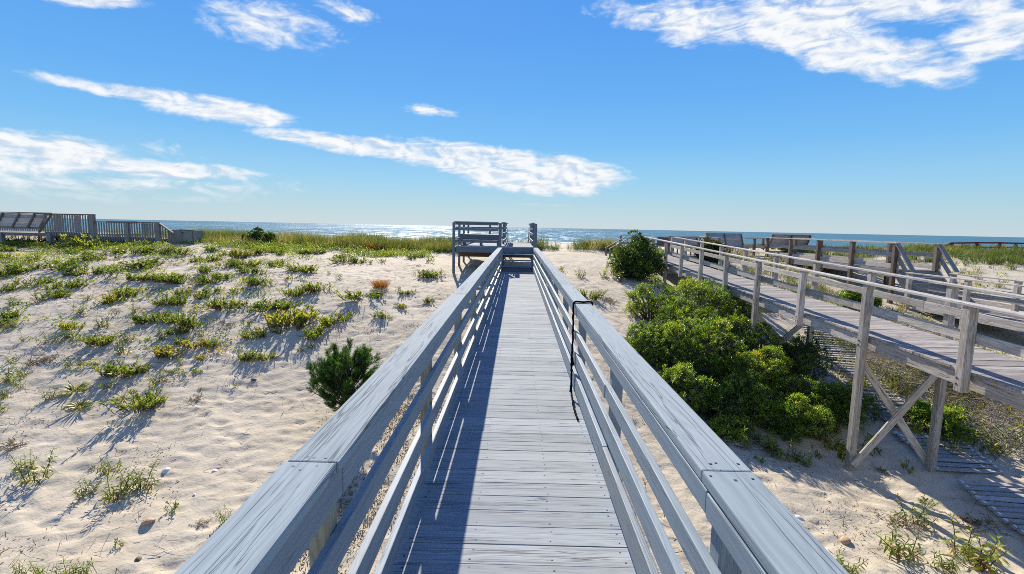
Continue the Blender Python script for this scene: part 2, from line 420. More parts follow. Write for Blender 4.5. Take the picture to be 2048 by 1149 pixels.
CLOUDS = [(-36.84, 10.99, 7.39, 0.72, -2.0, 1), (-30.72, 10.58, 7.28, 1.24, -2.5, 1), (-20.85, 8.43, 6.89, 0.61, -2.7, 0.85), (-14.22, 8.03, 13.21, 1.1, -3.9, 1.1), (-3.85, 7.11, 13.45, 1.96, -5.3, 1.2), (2.63, 5.88, 10.17, 2.42, -2.1, 1.4), (-44.6, 5.07, 8.9, 1.9, 0.3, 1.0), (-34.97, 4.73, 9.49, 0.96, -0.0, 1.0), (-42.35, 2.87, 10.07, 0.66, 1.6, 0.6), (-42.91, 3.77, 15.81, 2.46, 0.8, 0.3), (-25.45, 18.65, 6.3, 2.18, -0.6, 0.6), (-18.61, 20.82, 3.02, 0.99, -9.9, 0.45), (18.04, 20.37, 7.96, 2.15, -8.9, 0.8), (27.61, 19.02, 7.74, 2.59, -15.0, 1.0), (34.18, 15.21, 7.44, 2.13, -16.7, 1.05), (41.62, 15.73, 3.81, 2.22, -0.2, 1.0), (-38.65, 17.77, 3.58, 0.58, 11.7, 0.8), (-9.93, 12.31, 2.99, 0.51, -3.1, 0.28), (2.43, 2.57, 3.37, 0.17, -1.0, 0.25), (9.88, 22.02, 3.69, 0.86, -10.0, 0.35), (33.77, 19.53, 15.14, 1.47, -13.4, 0.7), (-140, 38, 40, 16, 0, 1.0), (130, 30, 40, 14, 0, 1.0)]  # last pair added out of view behind the camera to whiten the shade
def make_world():
    w = bpy.data.worlds.new('World'); scn.world = w; w.use_nodes = True
    t = w.node_tree; t.nodes.clear(); b = NB(t)
    sky = b.n('ShaderNodeTexSky', sky_type='NISHITA', sun_disc=False)
    sky.sun_elevation = SUN_EL; sky.sun_rotation = SUN_AZ
    sky.altitude = 0; sky.air_density = 1.0; sky.dust_density = .08; sky.ozone_density = 3.2
    tc = b.n('ShaderNodeTexCoord'); d = b.vmath('NORMALIZE', tc.outputs['Generated'])
    sp = b.n('ShaderNodeSeparateXYZ'); b.put(sp.inputs[0], d)
    x, y, z = sp.outputs
    az = b.math('MULTIPLY', b.math('ARCTAN2', x, y), 180 / math.pi)
    el = b.math('MULTIPLY', b.math('ARCSINE', z), 180 / math.pi)
    # clear-air colour by elevation, blended with the physical sky
    def lin(c): return tuple((((q / 255 + .055) / 1.055) ** 2.4) / .137 for q in c)
    f = b.math('DIVIDE', b.math('MAXIMUM', el, 0.), 90.)
    stops = [(0, (192, 210, 221)), (2.2, (176, 209, 223)), (5, (150, 204, 237)), (9, (118, 188, 243)), (14, (98, 173, 242)), (20, (86, 160, 240)), (28, (76, 150, 237)), (45, (56, 114, 208)), (90, (44, 92, 180))]
    air = b.ramp(f, [(k / 90, tuple(v / 8 for v in lin(c))) for k, c in stops])
    air = b.mix(1., air, (8., 8., 8.), 'MULTIPLY')
    skyc = b.mix(.07, air, sky.outputs[0])
    # cloud layer texture lives on a flat layer overhead, so it foreshortens to the horizon
    iz = b.math('ADD', b.math('MAXIMUM', z, 0.), .10)
    pl = b.n('ShaderNodeCombineXYZ'); b.put(pl.inputs[0], b.math('DIVIDE', x, iz)); b.put(pl.inputs[1], b.math('DIVIDE', y, iz))
    P = pl.outputs[0]
    aev = b.n('ShaderNodeCombineXYZ'); b.put(aev.inputs[0], az); b.put(aev.inputs[1], el); AE = aev.outputs[0]
    rot = b.n('ShaderNodeMapping'); b.put(rot.inputs['Vector'], AE); rot.inputs['Rotation'].default_value = (0, 0, R(9)); rot.inputs['Scale'].default_value = (.30, .78, 1.)
    Q = rot.outputs[0]
    n1 = b.noise(Q, .95, 7, .60, .5); n2 = b.noise(Q, .28, 2, .55); n3 = b.noise(Q, 3.6, 3, .6)
    tex = b.math('ADD', b.math('ADD', b.math('MULTIPLY', n1, .66), b.math('MULTIPLY', n2, .30)), b.math('MULTIPLY', n3, .17))
    cell = b.noise(b.vmath('ADD', Q, (.12, .22, 0)), .95, 5, .58, .5)
    best = None
    for (a, e, A, B, th, wt) in CLOUDS:
        mp = b.n('ShaderNodeMapping', vector_type='TEXTURE'); b.put(mp.inputs['Vector'], AE)
        mp.inputs['Location'].default_value = (a, e, 0); mp.inputs['Rotation'].default_value = (0, 0, R(th)); mp.inputs['Scale'].default_value = (A, B, 1)
        dt = b.n('ShaderNodeVectorMath', operation='DOT_PRODUCT'); b.put(dt.inputs[0], mp); b.put(dt.inputs[1], mp); r2 = dt.outputs['Value']
        mk = b.math('MULTIPLY', b.math('SUBTRACT', 1., r2), wt)
        best = mk if best is None else b.math('MAXIMUM', best, mk)
    best = b.math('MINIMUM', b.math('MAXIMUM', best, -1.), .75)
    dens = b.math('ADD', b.math('MULTIPLY', best, 1.0), b.math('MULTIPLY', b.math('SUBTRACT', tex, .54), 3.0))
    al = b.maprange(dens, -.02, .95)
    al = b.math('MULTIPLY', al, b.maprange(best, -.9, -.2))
    al = b.math('MULTIPLY', al, b.maprange(el, .3, 4.))
    shade = b.maprange(b.math('SUBTRACT', n1, b.math('MULTIPLY', b.math('SUBTRACT', cell, .5), .8)), .36, .58)
    ccol = b.mix(shade, (4.6, 5.3, 6.3), (7.0, 7.1, 7.2))
    col = b.mix(b.math('MULTIPLY', al, .985), skyc, ccol)
    bg = b.n('ShaderNodeBackground'); b.put(bg.inputs['Color'], col); bg.inputs["Strength"].default_value = .0815
    o = b.n('ShaderNodeOutputWorld'); t.links.new(bg.outputs[0], o.inputs[0])
make_world()
scn.view_settings.view_transform = 'Standard'; scn.view_settings.look = 'None'
scn.view_settings.gamma = 1.; scn.view_settings.exposure = .75
scn.cycles.use_denoising = False; scn.cycles.pixel_filter_type = 'BLACKMAN_HARRIS'; scn.cycles.filter_width = .9
scn.cycles.denoiser = 'OPENIMAGEDENOISE'
scn.cycles.sample_clamp_indirect = 6.; scn.cycles.caustics_reflective = False; scn.cycles.caustics_refractive = False
scn.cycles.max_bounces = 7; scn.cycles.transparent_max_bounces = 8

# ---------------------------------------------------------------- ground and sea
def steps(*seg):
    out = []
    for a, b, s in seg: out += list(np.arange(a, b - 1e-6, s))
    return np.array(out + [seg[-1][1]])
GX = steps((-900, -120, 60), (-120, -60, 10), (-60, -30, 1.5), (-30, -16, .28), (-16, -9, .12), (-9, 11, .07), (11, 18, .12), (18, 34, .28), (34, 60, 1.5), (60, 120, 10), (120, 900, 60))
GY = steps((-60, -6, 6), (-6, 3.6, .3), (3.6, 12, .06), (12, 20, .1), (20, 34, .2), (34, 60, .6), (60, 420, 6))
def build_ground():
    xx, yy = np.meshgrid(GX, GY)
    z = ground(xx, yy)
    near = np.clip((36 - yy) / 6, 0, 1)
    z += near * ((.026) * (vnoise(xx / .23, yy / .16, 5) - .5) + .015 * (vnoise(xx / .1, yy / .09, 6) - .5))
    # foot-sized dents and wind hollows
    rng = np.random.default_rng(3)
    for k in range(5200):
        cx = rng.uniform(-15, 13); cy = rng.uniform(3.8, 27); r = rng.uniform(.07, .17); dp = rng.uniform(.010, .032)
        i0, i1 = np.searchsorted(GX, (cx - 3 * r, cx + 3 * r)); j0, j1 = np.searchsorted(GY, (cy - 3 * r, cy + 3 * r))
        if i1 - i0 < 3 or j1 - j0 < 3: continue
        dx = (xx[j0:j1, i0:i1] - cx) / r; dy = (yy[j0:j1, i0:i1] - cy) / (r * .75)
        q = dx * dx + dy * dy
        z[j0:j1, i0:i1] += -dp * np.exp(-q) + .35 * dp * np.exp(-(np.sqrt(q) - 1.5) ** 2 * 3)
    ny, nx = xx.shape
    V = np.stack([xx, yy, z], -1).reshape(-1, 3)
    idx = np.arange(ny * nx).reshape(ny, nx)
    F = np.stack([idx[:-1, :-1], idx[:-1, 1:], idx[1:, 1:], idx[1:, :-1]], -1).reshape(-1, 4)
    o = mesh_obj('sand', V, F, SAND, smooth=True)
    tag(o, 'pale rippled beach sand of the dunes under plants and boardwalks', 'sand', kind='structure')
    return z
GZ = build_ground()
def zg(x, y):
    """height of the built sand sheet"""
    i = int(np.clip(np.searchsorted(GX, x) - 1, 0, len(GX) - 2)); j = int(np.clip(np.searchsorted(GY, y) - 1, 0, len(GY) - 2))
    u = (x - GX[i]) / (GX[i + 1] - GX[i]); v = (y - GY[j]) / (GY[j + 1] - GY[j])
    return float((GZ[j, i] * (1 - u) + GZ[j, i + 1] * u) * (1 - v) + (GZ[j + 1, i] * (1 - u) + GZ[j + 1, i + 1] * u) * v)
sea = mesh_obj('sea', [(-45000, 190, -4.5), (45000, 190, -4.5), (45000, 60000, -4.5), (-45000, 60000, -4.5)], [(0, 1, 2, 3)], WATER)
tag(sea, 'glittering blue sea beyond the dunes with white surf line', 'sea', kind='structure')
# ---------------------------------------------------------------- blue-grey boardwalk
DECK_END = 18.92
def main_boardwalk():
    t = thing('boardwalk', 'long blue-grey painted boardwalk with four-board railings leading straight to the sea', 'boardwalk', (.03, 0, -2.6))
    # deck planks (one part) with nail heads
    rng = random.Random(4)
    y = -1.9; V = []; F = []; A = []; FM = []
    q = np.array([(0, 3, 2, 1), (4, 5, 6, 7), (0, 1, 5, 4), (1, 2, 6, 5), (2, 3, 7, 6), (3, 0, 4, 7)])
    def hexa(c, mat, rn):
        k = len(V); V.extend(c); F.extend((q + k).tolist()); A.extend([rn] * 6); FM.extend([mat] * 6)
    while y < DECK_END - .16:
        w = .1590 + rng.uniform(-.002, .002); sk = rng.uniform(-.003, .003); dz = rng.uniform(-.0008, .0008)
        xl = -.590 + rng.uniform(-.004, .003); xr = .648 + rng.uniform(-.004, .004); rn = rng.random()
        zt = dz; zl = dz - .038; b_ = .0018
        c = [(xl, y, zl), (xr, y + sk, zl), (xr, y + w + sk, zl), (xl, y + w, zl),
             (xl, y, zt - b_), (xr, y + sk, zt - b_), (xr, y + w + sk, zt - b_), (xl, y + w, zt - b_)]
        hexa(c, 0, rn)
        # slightly eased top face
        c2 = [(xl, y, zt - b_ + .0002), (xr, y + sk, zt - b_ + .0002), (xr, y + w + sk, zt - b_ + .0002), (xl, y + w, zt - b_ + .0002),
              (xl + b_, y + b_, zt), (xr - b_, y + b_ + sk, zt), (xr - b_, y + w - b_ + sk, zt), (xl + b_, y + w - b_, zt)]
        hexa(c2, 0, rn)
        if y < 9:
            for nx in (-.53, -.19, .235, .60):
                for fy in (.22, .76):
                    if rng.random() < .12: continue
                    cx = nx + rng.uniform(-.012, .012); cy = y + w * fy + rng.uniform(-.012, .012); s = rng.uniform(.0035, .0065)
                    hexa([(cx - s, cy - s, zt - .002), (cx + s, cy - s, zt - .002), (cx + s, cy + s, zt - .002), (cx - s, cy + s, zt - .002),
                          (cx - s, cy - s * .6, zt + .0012), (cx + s, cy - s * .6, zt + .0012), (cx + s * .8, cy + s, zt + .0012), (cx - s * .8, cy + s, zt + .0012)], 1, .5)
        y += w + .002 + rng.uniform(.0014, .0040)
    mesh_obj('deck', np.array(V) - np.array(t.location), np.array(F), [DECKP, NAIL], t, (0, 0, 0), rnd_face=A, fmat=FM)
    for x in (-.54, .03, .61):
        board('stringer', TREATED, t, (x, -1.9, -.14), (x, DECK_END, -.14), .045, .195)
    # right railing
    PR = [-.29 + 1.745 * k for k in range(0, 12)]; PR[-1] = DECK_END - .06
    PL = [-.35 + 1.965 * k for k in range(0, 11)]; PL[-1] = DECK_END - .06
    for yy in PR:
        post('post', PAINT, t, .684, yy, zg(.68, yy) - .25, .910, .074)
    for yy in PL:
        post('post', TREATED, t, -.639, yy, zg(-.63, yy) - .25, .910, .074)
    def runs(x, zlo, zhi, cuts, mat=PAINT, thick=.035):
        for a, b in zip(cuts[:-1], cuts[1:]):
            dz = rng.uniform(-.004, .004); dx = rng.uniform(-.002, .002)
            board('rail', mat, t, (x + dx, a + .0015, (zlo + zhi) / 2 + dz), (x + dx, b - .0015, (zlo + zhi) / 2 - dz * .5), thick, zhi - zlo, bev=.005)
    E_ = DECK_END - .10
    yc = lambda L, *k: [-1.8] + [L[i] for i in k] + [E_]
    runs(.6275, .09, .255, yc(PR, 2, 5, 8)); runs(.6275, .345, .47, yc(PR, 4, 7, 9)); runs(.6275, .592, .685, yc(PR, 2, 5, 8)); runs(.6275, .83, .906, yc(PR, 1, 4, 7))
    runs(-.5825, .03, .15, yc(PL, 3, 6, 9)); runs(-.5825, .275, .40, yc(PL, 2, 5, 8)); runs(-.5825, .545, .65, yc(PL, 3, 5, 8)); runs(-.5825, .78, .906, yc(PL, 1, 3, 6))
    def caps(xi, xo, cuts):
        for a, b in zip(cuts[:-1], cuts[1:]):
            j = rng.uniform(-.004, .004)
            board('cap_board', CAPP, t, ((xi + xo) / 2 + j, a + .002, .931), ((xi + xo) / 2 - j, b - .002, .931), abs(xo - xi), .038, bev=.006)
    caps(.608, .768, [-1.8, 1.505, 6.69, 11.9, E_]); caps(-.705, -.540, [-1.8, 1.50, 5.55, 9.5, 13.4, E_])
    # nail heads at the cap joints
    nb = []
    for (xa, xb) in ((.62, .755), (-.69, -.555)):
        for k in range(3):
            for dy in (-.045, .04):
                cx = xa + (xb - xa) * (k + .5) / 3 + rng.uniform(-.02, .02); cy = 1.503 + dy + rng.uniform(-.02, .02); s = rng.uniform(.003, .0045)
                nb.append((cx - s, cx + s, cy - s, cy + s, .949, .9512))
    for q in nb: boxes_mesh('nail', [q], NAIL, t)
    return t
main_boardwalk()

def main_stairs():
    t = thing('stair_flight', 'blue-grey wooden stair flight with open risers climbing to the viewing platform', 'stairs', (.03, 18.95, -.1))
    y0 = DECK_END; n = 4; rise = .90 / n; run = .2
    # closed bottom riser, then open treads up to the platform edge
    board('riser', SHADEP, t, (-.56, y0 + .03, .11), (.62, y0 + .03, .11), .026, .20)
    for k in range(1, n):
        board('tread', PAINT, t, (-.56, y0 + .08 + run * (k - 1), rise * k - .02), (.62, y0 + .08 + run * (k - 1), rise * k - .02), .24, .036)
    for x in (-.585, .645):
        board('stair_stringer', PAINT, t, (x, y0 - .02, -.05), (x, y0 + .72, .74), .040, .22)
    return t
main_stairs()

PY0 = 19.75; PZ = .93          # front edge and floor of the viewing platform
def platform():
    t = thing('viewing_platform', 'raised blue-grey railed platform on tall posts at the boardwalk sea end', 'platform', (-.9, 22, -.2))
    sp = []; y = PY0 + .02
    while y < 25.6:
        sp.append((-2.42, .70, y, y + .14, PZ - .038, PZ + random.uniform(-.002, .002))); y += .147
    boxes_mesh('platform_deck', sp, DECKP, t)
    board('fascia', SHADEP, t, (-2.42, PY0 - .005, PZ - .145), (.70, PY0 - .005, PZ - .145), .042, .21)
    board('fascia', SHADEP, t, (-2.442, PY0, PZ - .145), (-2.442, 25.6, PZ - .145), .04, .20)
    board('beam', BROWN, t, (-2.40, 20.75, PZ - .36), (.66, 20.75, PZ - .36), .05, .24)
    for y in (20.6, 22.4, 24.6): board('joist', TREATED, t, (-2.4, y, PZ - .16), (.68, y, PZ - .16), .04, .22)
    top = PZ + .96
    for x, y, s in ((-2.50, PY0 - .03, .10), (-2.50, 21.6, .09), (-2.50, 23.4, .09), (-2.50, 25.5, .09), (-.68, PY0 - .03, .12), (-.63, 22.6, .09), (-.63, 25.5, .09),
                    (.70, PY0 - .03, .13), (.68, 22.6, .09), (.68, 25.5, .09), (-1.4, 25.5, .09)):
        post('post', SHADEP, t, x, y, zg(x, y) - .3, top - .04, s)
    def rl(a, b, zs, cap=True):
        for z in zs: board('rail', SHADEP, t, (*a, z), (*b, z), .04, .105)
        if cap: board('cap_board', CAPP, t, (*a, top - .02), (*b, top - .02), .15, .038)
    zs = (PZ + .20, PZ + .49, PZ + .73, PZ + .885)
    rl((-2.44, PY0 - .03), (-.75, PY0 - .03), (PZ + .19, PZ + .655, PZ + .875))
    rl((-2.43, PY0 + .06), (-2.43, 25.5), (PZ + .24, PZ + .70, PZ + .885))
    rl((-2.4, 25.52), (-.7, 25.52), (PZ + .24, PZ + .70))
    rl((-.56, PY0 + .06), (-.56, 25.5), zs)
    rl((.61, PY0 + .06), (.61, 25.5), zs)
    # stair rail dropping to the beach at the far end
    for x in (-.5, .58):
        board('rail', SHADEP, t, (x, 25.6, PZ + .62), (x, 26.9, PZ - .35), .04, .14)
        board('rail', SHADEP, t, (x, 25.6, PZ + .05), (x, 26.9, PZ - .9), .04, .22)
    return t
platform()
def platform_bench():
    t = thing('bench', 'backless blue-grey plank bench built inside the viewing platform railing', 'bench', (-1.5, 21, PZ))
    z = PZ + .44
    for k in range(4): board('seat_plank', SHADEP, t, (-2.36, 20.55 + .15 * k, z), (-.66, 20.55 + .15 * k, z), .142, .038)
    board('seat_apron', SHADEP, t, (-2.34, 20.44, z - .10), (-.68, 20.44, z - .10), .04, .225)
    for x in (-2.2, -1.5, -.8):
        board('leg', SHADEP, t, (x, 20.62, PZ), (x, 20.62, z - .02), .09, .09, up=(1, 0, 0))
        board('leg', SHADEP, t, (x, 20.95, PZ), (x, 20.95, z - .02), .09, .09, up=(1, 0, 0))
    return t
platform_bench()

def rope():
    acc = Acc(); y = 5.0; rng = random.Random(2)
    def strand(pts, r):
        out = []
        for i in range(len(pts) - 1):
            a, b = Vector(pts[i]), Vector(pts[i + 1]); n = max(2, int((b - a).length / .03))
            for k in range(n):
                p = a.lerp(b, k / n); out.append(p + Vector((rng.uniform(-.004, .004), rng.uniform(-.006, .006), rng.uniform(-.002, .002))))
        out.append(Vector(pts[-1])); acc.add(tube(out, r, 6))
    strand([(.782, y, .80), (.783, y, .955), (.772, y, .968), (.69, y, .965), (.612, y, .968), (.592, y - .005, .955), (.592, y - .02, .80), (.594, y - .03, .62), (.590, y - .04, .42), (.592, y - .05, .2), (.585, y - .12, .06), (.578, y - .45, .016), (.582, y - .72, .014)], .010)
    strand([(.786, y + .012, .84), (.772, y + .02, .966), (.69, y + .02, .963), (.612, y + .02, .966), (.590, y + .012, .93), (.592, y, .70), (.594, y - .03, .50), (.580, y - .055, .36), (.594, y - .05, .18), (.578, y - .08, .05)], .008)
    strand([(.598, y - .02, .60), (.586, y - .05, .50), (.590, y - .06, .40), (.604, y - .05, .32)], .010)
    o = mesh_obj('rope', acc.V, acc.F, BLACK, smooth=True)
    tag(o, 'black rope looped over the boardwalk railing and hanging to its deck', 'rope')
rope()
def light_sliver():  # pale tube stands in for a sliver of sunlight through a gap
    a = Acc(); a.add(tube([(-.32, 4.18, .006), (-.335, 3.9, .008), (-.352, 3.62, .005)], .0022, 4))
    tag(mesh_obj('light_sliver', a.V, a.F, SLIVER), 'thin pale tube painted as a sunlight sliver on the shaded deck boards', 'light_sliver')
light_sliver()

# ---------------------------------------------------------------- weathered neighbour walkway
NZ = lambda y: -.50 + .033 * y
def neighbour():
    t = thing('grey_boardwalk', 'weathered unpainted grey boardwalk on cross-braced legs above the green shrubs', 'boardwalk', (7.35, 14, -2.8))
    V = []; sp = []; rng = random.Random(9); y = 1.2; F = []; A = []
    q = np.array([(0, 3, 2, 1), (4, 5, 6, 7), (0, 1, 5, 4), (1, 2, 6, 5), (2, 3, 7, 6), (3, 0, 4, 7)])
    while y < 26.2:
        w = .138; z = NZ(y + .07) + rng.uniform(-.003, .004); k = len(V)
        x0 = 6.64 + rng.uniform(-.009, .006); x1 = 8.04 + rng.uniform(-.02, .02); s = .033 * w
        V += [(x0, y, z - .038), (x1, y, z - .038), (x1, y + w, z + s - .038), (x0, y + w, z + s - .038), (x0, y, z), (x1, y, z), (x1, y + w, z + s), (x0, y + w, z + s)]
        F += (q + k).tolist(); A += [rng.random()] * 6; y += w + rng.uniform(.006, .011)
    mesh_obj('deck', np.array(V) - np.array(t.location), np.array(F), GREYD, t, (0, 0, 0), rnd_face=A)
    def along(name, x, dz, w, th, y0, y1, mat=GREY, n=1, bev=.005):
        cuts = [y0 + (y1 - y0) * k / n for k in range(n + 1)]
        for a, b in zip(cuts[:-1], cuts[1:]):
            board(name, mat, t, (x, a + .003, NZ(a) + dz), (x, b - .003, NZ(b) + dz), w, th, bev=bev)
    PYs = [2.91 + 2.138 * k for k in range(0, 12)]
    for x in (6.70, 7.98): along('stringer', x, -.155, .05, .225, 1.2, 26.2, n=6)
    along('stringer', 7.35, -.155, .05, .225, 1.2, 26.2)
    for k, y in enumerate(PYs):
        leg = k % 2 == 1
        for x in (6.56, 8.12):
            zb = zg(x, y) - .3 if leg else NZ(y) - .30
            post('post', GREY, t, x, y, zb, NZ(y) + .965, .125, bev=.008, lean=.02)
            if x < 7 and y < 16:
                for dz in (-.10, -.19): board('bolt', NAIL, t, (x - .075, y + .015, NZ(y) + dz), (x - .055, y + .015, NZ(y) + dz), .026, .026)
        if leg:
            board('beam', GREY, t, (6.63, y + .02, NZ(y) - .345), (8.05, y + .02, NZ(y) - .345), .045, .19)
            g0 = zg(6.56, y); g1 = zg(8.12, y)
            if NZ(y) - g0 > 1.:
                board('brace', GREY, t, (6.56, y - .09, g0 + .12), (8.12, y - .09, NZ(y) - .42), .04, .135, up=(0, 0, 1))
                board('brace', GREY, t, (6.56, y + .09, NZ(y) - .42), (8.12, y + .09, g1 + .12), .04, .135, up=(0, 0, 1))
    along('cap_board', 6.56, .985, .16, .04, 1.6, 26.2, n=7); along('cap_board', 8.12, .985, .16, .04, 1.6, 26.2, n=6)
    along('rail', 6.645, .50, .04, .145, 1.6, 26.2, n=6); along('rail', 8.035, .52, .04, .145, 1.6, 26.2, n=6)
    return t
neighbour()

def seating_deck():
    """landing at the sea end of the grey boardwalk"""
    fz = .38; t = thing('seating_deck', 'low weathered landing with railings where the grey boardwalk meets the beach', 'deck', (8, 27.5, .2))
    sp = []; y = 26.3
    while y < 29.4: sp.append((6.0, 10.6, y, y + .138, fz - .038, fz + random.uniform(-.002, .002))); y += .147
    boxes_mesh('deck', sp, GREYD, t)
    board('fascia', GREY, t, (8.2, 26.26, fz - .12), (10.6, 26.26, fz - .12), .04, .22)
    for x, y in ((6.0, 26.4), (6.0, 29.3), (7.5, 29.35), (9.0, 29.35), (10.6, 29.3), (6.75, 26.35), (10.55, 26.4)):
        post('post', BLUEG, t, x, y, zg(x, y) - .3, fz + .96, .12)
    def rl(a, b, m=BLUEG):
        board('cap_board', GREY, t, (*a, fz + .98), (*b, fz + .98), .15, .04); board('rail', m, t, (*a, fz + .52), (*b, fz + .52), .04, .14)
    rl((6.0, 29.3), (10.6, 29.3)); rl((6.0, 26.4), (6.7, 26.4)); rl((10.6, 26.4), (10.6, 29.3)); rl((8.25, 26.36), (10.5, 26.36))
    # stair rail down to the sand on the ocean-left side
    for y in (26.5, 27.7):
        board('cap_board', BROWN, t, (5.98, y, fz + .93), (4.85, y, fz + .28), .12, .04)
        for x, z in ((4.9, fz + .3), (5.35, fz + .55)): post('post', BROWN, t, x, y, zg(x, y) - .2, z, .09)
    for k in range(4): board('tread', GREY, t, (5.85 - .27 * k, 26.5, fz - .17 * (k + 1)), (5.85 - .27 * k, 27.7, fz - .17 * (k + 1)), .26, .038)
    return t
seating_deck()

def leaning_bench(label, cx, y, z, W, yaw=0., back_h=.95, mat=GREY, group='leaning plank benches on the grey decks', face=1, front=False):
    """bench whose tall back leans; face=+1 looks out to sea (we see the back and its struts)"""
    t = thing('plank_bench', label, 'bench', (cx, y, z), group)
    ca, sa = math.cos(yaw), math.sin(yaw)
    def P(u, v, w): return (cx + u * ca - v * face * sa, y + u * sa + v * face * ca, z + w)
    for k in range(4): board('seat_plank', mat, t, P(-W / 2, .12 + .14 * k, .45 - .012 * k), P(W / 2, .12 + .14 * k, .45 - .012 * k), .13, .038)
    n = 6; lean = .55
    upv = Vector((-sa * face, ca * face, 0)) * 1.0 + Vector((0, 0, lean))
    for k in range(n):
        f = (k + .5) / n; v = -.0 - lean * f * back_h; w = .46 + f * (back_h - .1)
        board('back_plank', mat, t, P(-W / 2, v, w), P(W / 2, v, w), (back_h - .1) / n * 1.06, .03, up=upv)
    board('cap_board', mat, t, P(-W / 2 - .06, -lean * back_h - .03, .46 + back_h - .08), P(W / 2 + .06, -lean * back_h - .03, .46 + back_h - .08), .13, .036)
    m = 3 if W > 1.3 else 2
    for k in range(m):
        u = -W / 2 + .06 + (W - .12) * k / (m - 1)
        o_ = .075 if front else -.05
        board('strut', BROWN, t, P(u, .06 + o_, .20), P(u, -lean * back_h + o_, .46 + back_h - .12), .045, .09, up=upv)
        board('leg', BROWN, t, P(u, .08, 0), P(u, .08, .42), .09, .05, up=(1, 0, 0)); board('leg', BROWN, t, P(u, .54, 0), P(u, .54, .42), .09, .05, up=(1, 0, 0))
    return t

def raised_walkway():
    """third structure: low walk, steep stair, upper walk and an end deck with benches"""
    X0, X1 = 14.2, 15.76; LZ = -.68; UZ = .40
    t = thing('stair_walkway', 'grey timber walkway whose steep railed stairs climb to an upper bench deck', 'walkway', (15, 20, -1.))
    sp = []; y = 6.
    while y < 17.8: sp.append((X0 + .05, X1 - .05, y, y + .138, LZ - .038, LZ + random.uniform(-.003, .003))); y += .147
    boxes_mesh('lower_deck', sp, GREYD, t)
    sp = []; y = 18.9
    while y < 28.6: sp.append((X0 + .02, X1 - .02, y, y + .138, UZ - .038, UZ + random.uniform(-.003, .003))); y += .147
    boxes_mesh('upper_deck', sp, GREYD, t)
    sp = []; y = 28.6
    while y < 33: sp.append((10.6, 17.6, y, y + .138, .34 - .038, .34 + random.uniform(-.003, .003))); y += .147
    boxes_mesh('end_deck', sp, GREYD, t)
    for x in (X0 + .03, X1 - .03):
        board('fascia', BLUEG, t, (x, 18.9, UZ - .17), (x, 28.6, UZ - .17), .045, .25)
        board('fascia', GREY, t, (x, 6, LZ - .15), (x, 17.9, LZ - .15), .045, .22)
    board('fascia', BLUEG, t, (10.6, 28.58, .18), (17.6, 28.58, .18), .04, .26)
    low = [18.15 - 2.36 * k for k in range(6)]; up = [18.97 + 2.42 * k for k in range(5)]
    for x in (X0, X1):
        for y in low: post('post', GREY, t, x, y, zg(x, y) - .3, LZ + 1.0, .135)
        for k, y in enumerate(up): post('post', BROWN, t, x, y, zg(x, y) - .3, UZ + .97, .14)
        a, b = low[-1] - .1, low[0] + .1
        board('cap_board', GREY, t, (x, a, LZ + 1.02), (x, b, LZ + 1.02), .17, .04)
        board('rail', GREY, t, (x + .09, a, LZ + .55), (x + .09, b, LZ + .55), .04, .15)
        board('rail', GREY, t, (x + .09, a, LZ + .16), (x + .09, b, LZ + .16), .04, .15)
        a, b = up[0] - .12, up[-1] + .1
        board('cap_board', GREY, t, (x, a, UZ + .99), (x, b, UZ + .99), .17, .04)
        board('rail', GREY, t, (x + .09, a, UZ + .56), (x + .09, b, UZ + .56), .04, .17)
        board('rail', GREY, t, (x + .09, a, UZ + .12), (x + .09, b, UZ + .12), .04, .17)
        # stair rails
        board('cap_board', BLUEG, t, (x, up[0] - .08, UZ + .95), (x, 18.02, LZ + 1.10), .16, .045, up=(0, -1, 1))
        board('rail', GREY, t, (x + .085, up[0] - .02, UZ + .50), (x + .085, 18.1, LZ + .66), .04, .15, up=(0, -1, 1))
        board('stair_stringer', GREY, t, (x + .075, up[0] - .0, UZ - .06), (x + .075, 17.95, LZ + .03), .045, .24, up=(0, -1, 1))
    for k in range(5):
        z = LZ + (UZ - LZ) * (k + 1) / 5; y = 17.95 + .2 * k
        board('riser', BLUEG, t, (X0 + .1, y, z - .135), (X1 - .05, y, z - .135), .025, .185)
        if k < 4: board('tread', GREY, t, (X0 + .1, y + .10, z - .02), (X1 - .05, y + .10, z - .02), .24, .036)
    # end deck railing
    fz = .34
    for x, y in ((10.7, 28.7), (10.7, 32.9), (12.4, 32.9), (14.2, 32.9), (16., 32.9), (17.5, 32.9), (17.5, 30.6), (13.5, 28.75)):
        post('post', BROWN, t, x, y, zg(x, y) - .3, fz + .97, .13)
    for a, b in (((10.7, 32.9), (17.5, 32.9)), ((10.7, 28.7), (10.7, 32.9)), ((17.5, 28.8), (17.5, 32.9)), ((12.9, 28.75), (14.2, 28.75))):
        board('cap_board', GREY, t, (*a, fz + .99), (*b, fz + .99), .16, .04); board('rail', GREY, t, (*a, fz + .52), (*b, fz + .52), .04, .15)
    board('cap_board', BROWN, t, (10.6, 28.75, fz + .97), (10.2, 28.75, fz + .45), .14, .04)
    return t
raised_walkway()
leaning_bench('wide leaning plank bench with three dark struts, right of the olive bush', 12.15, 29.3, .34, 2.1, 0., .86, face=-1, front=True)
leaning_bench('pale leaning plank bench on the upper deck beside the stair walkway, nearest the stairs', 16.1, 30.2, .34, 2.3, 0., .86, face=1, mat=PALE)
leaning_bench('long grey leaning bench on the low landing right beside the grey boardwalk end', 9.2, 27.5, .38, 1.7, R(12), .62, face=-1, front=True)
leaning_bench('short reddish slatted bench at the middle of the low landing', 8.35, 28.7, .38, .8, R(-25), .52, mat=BROWN, face=-1)

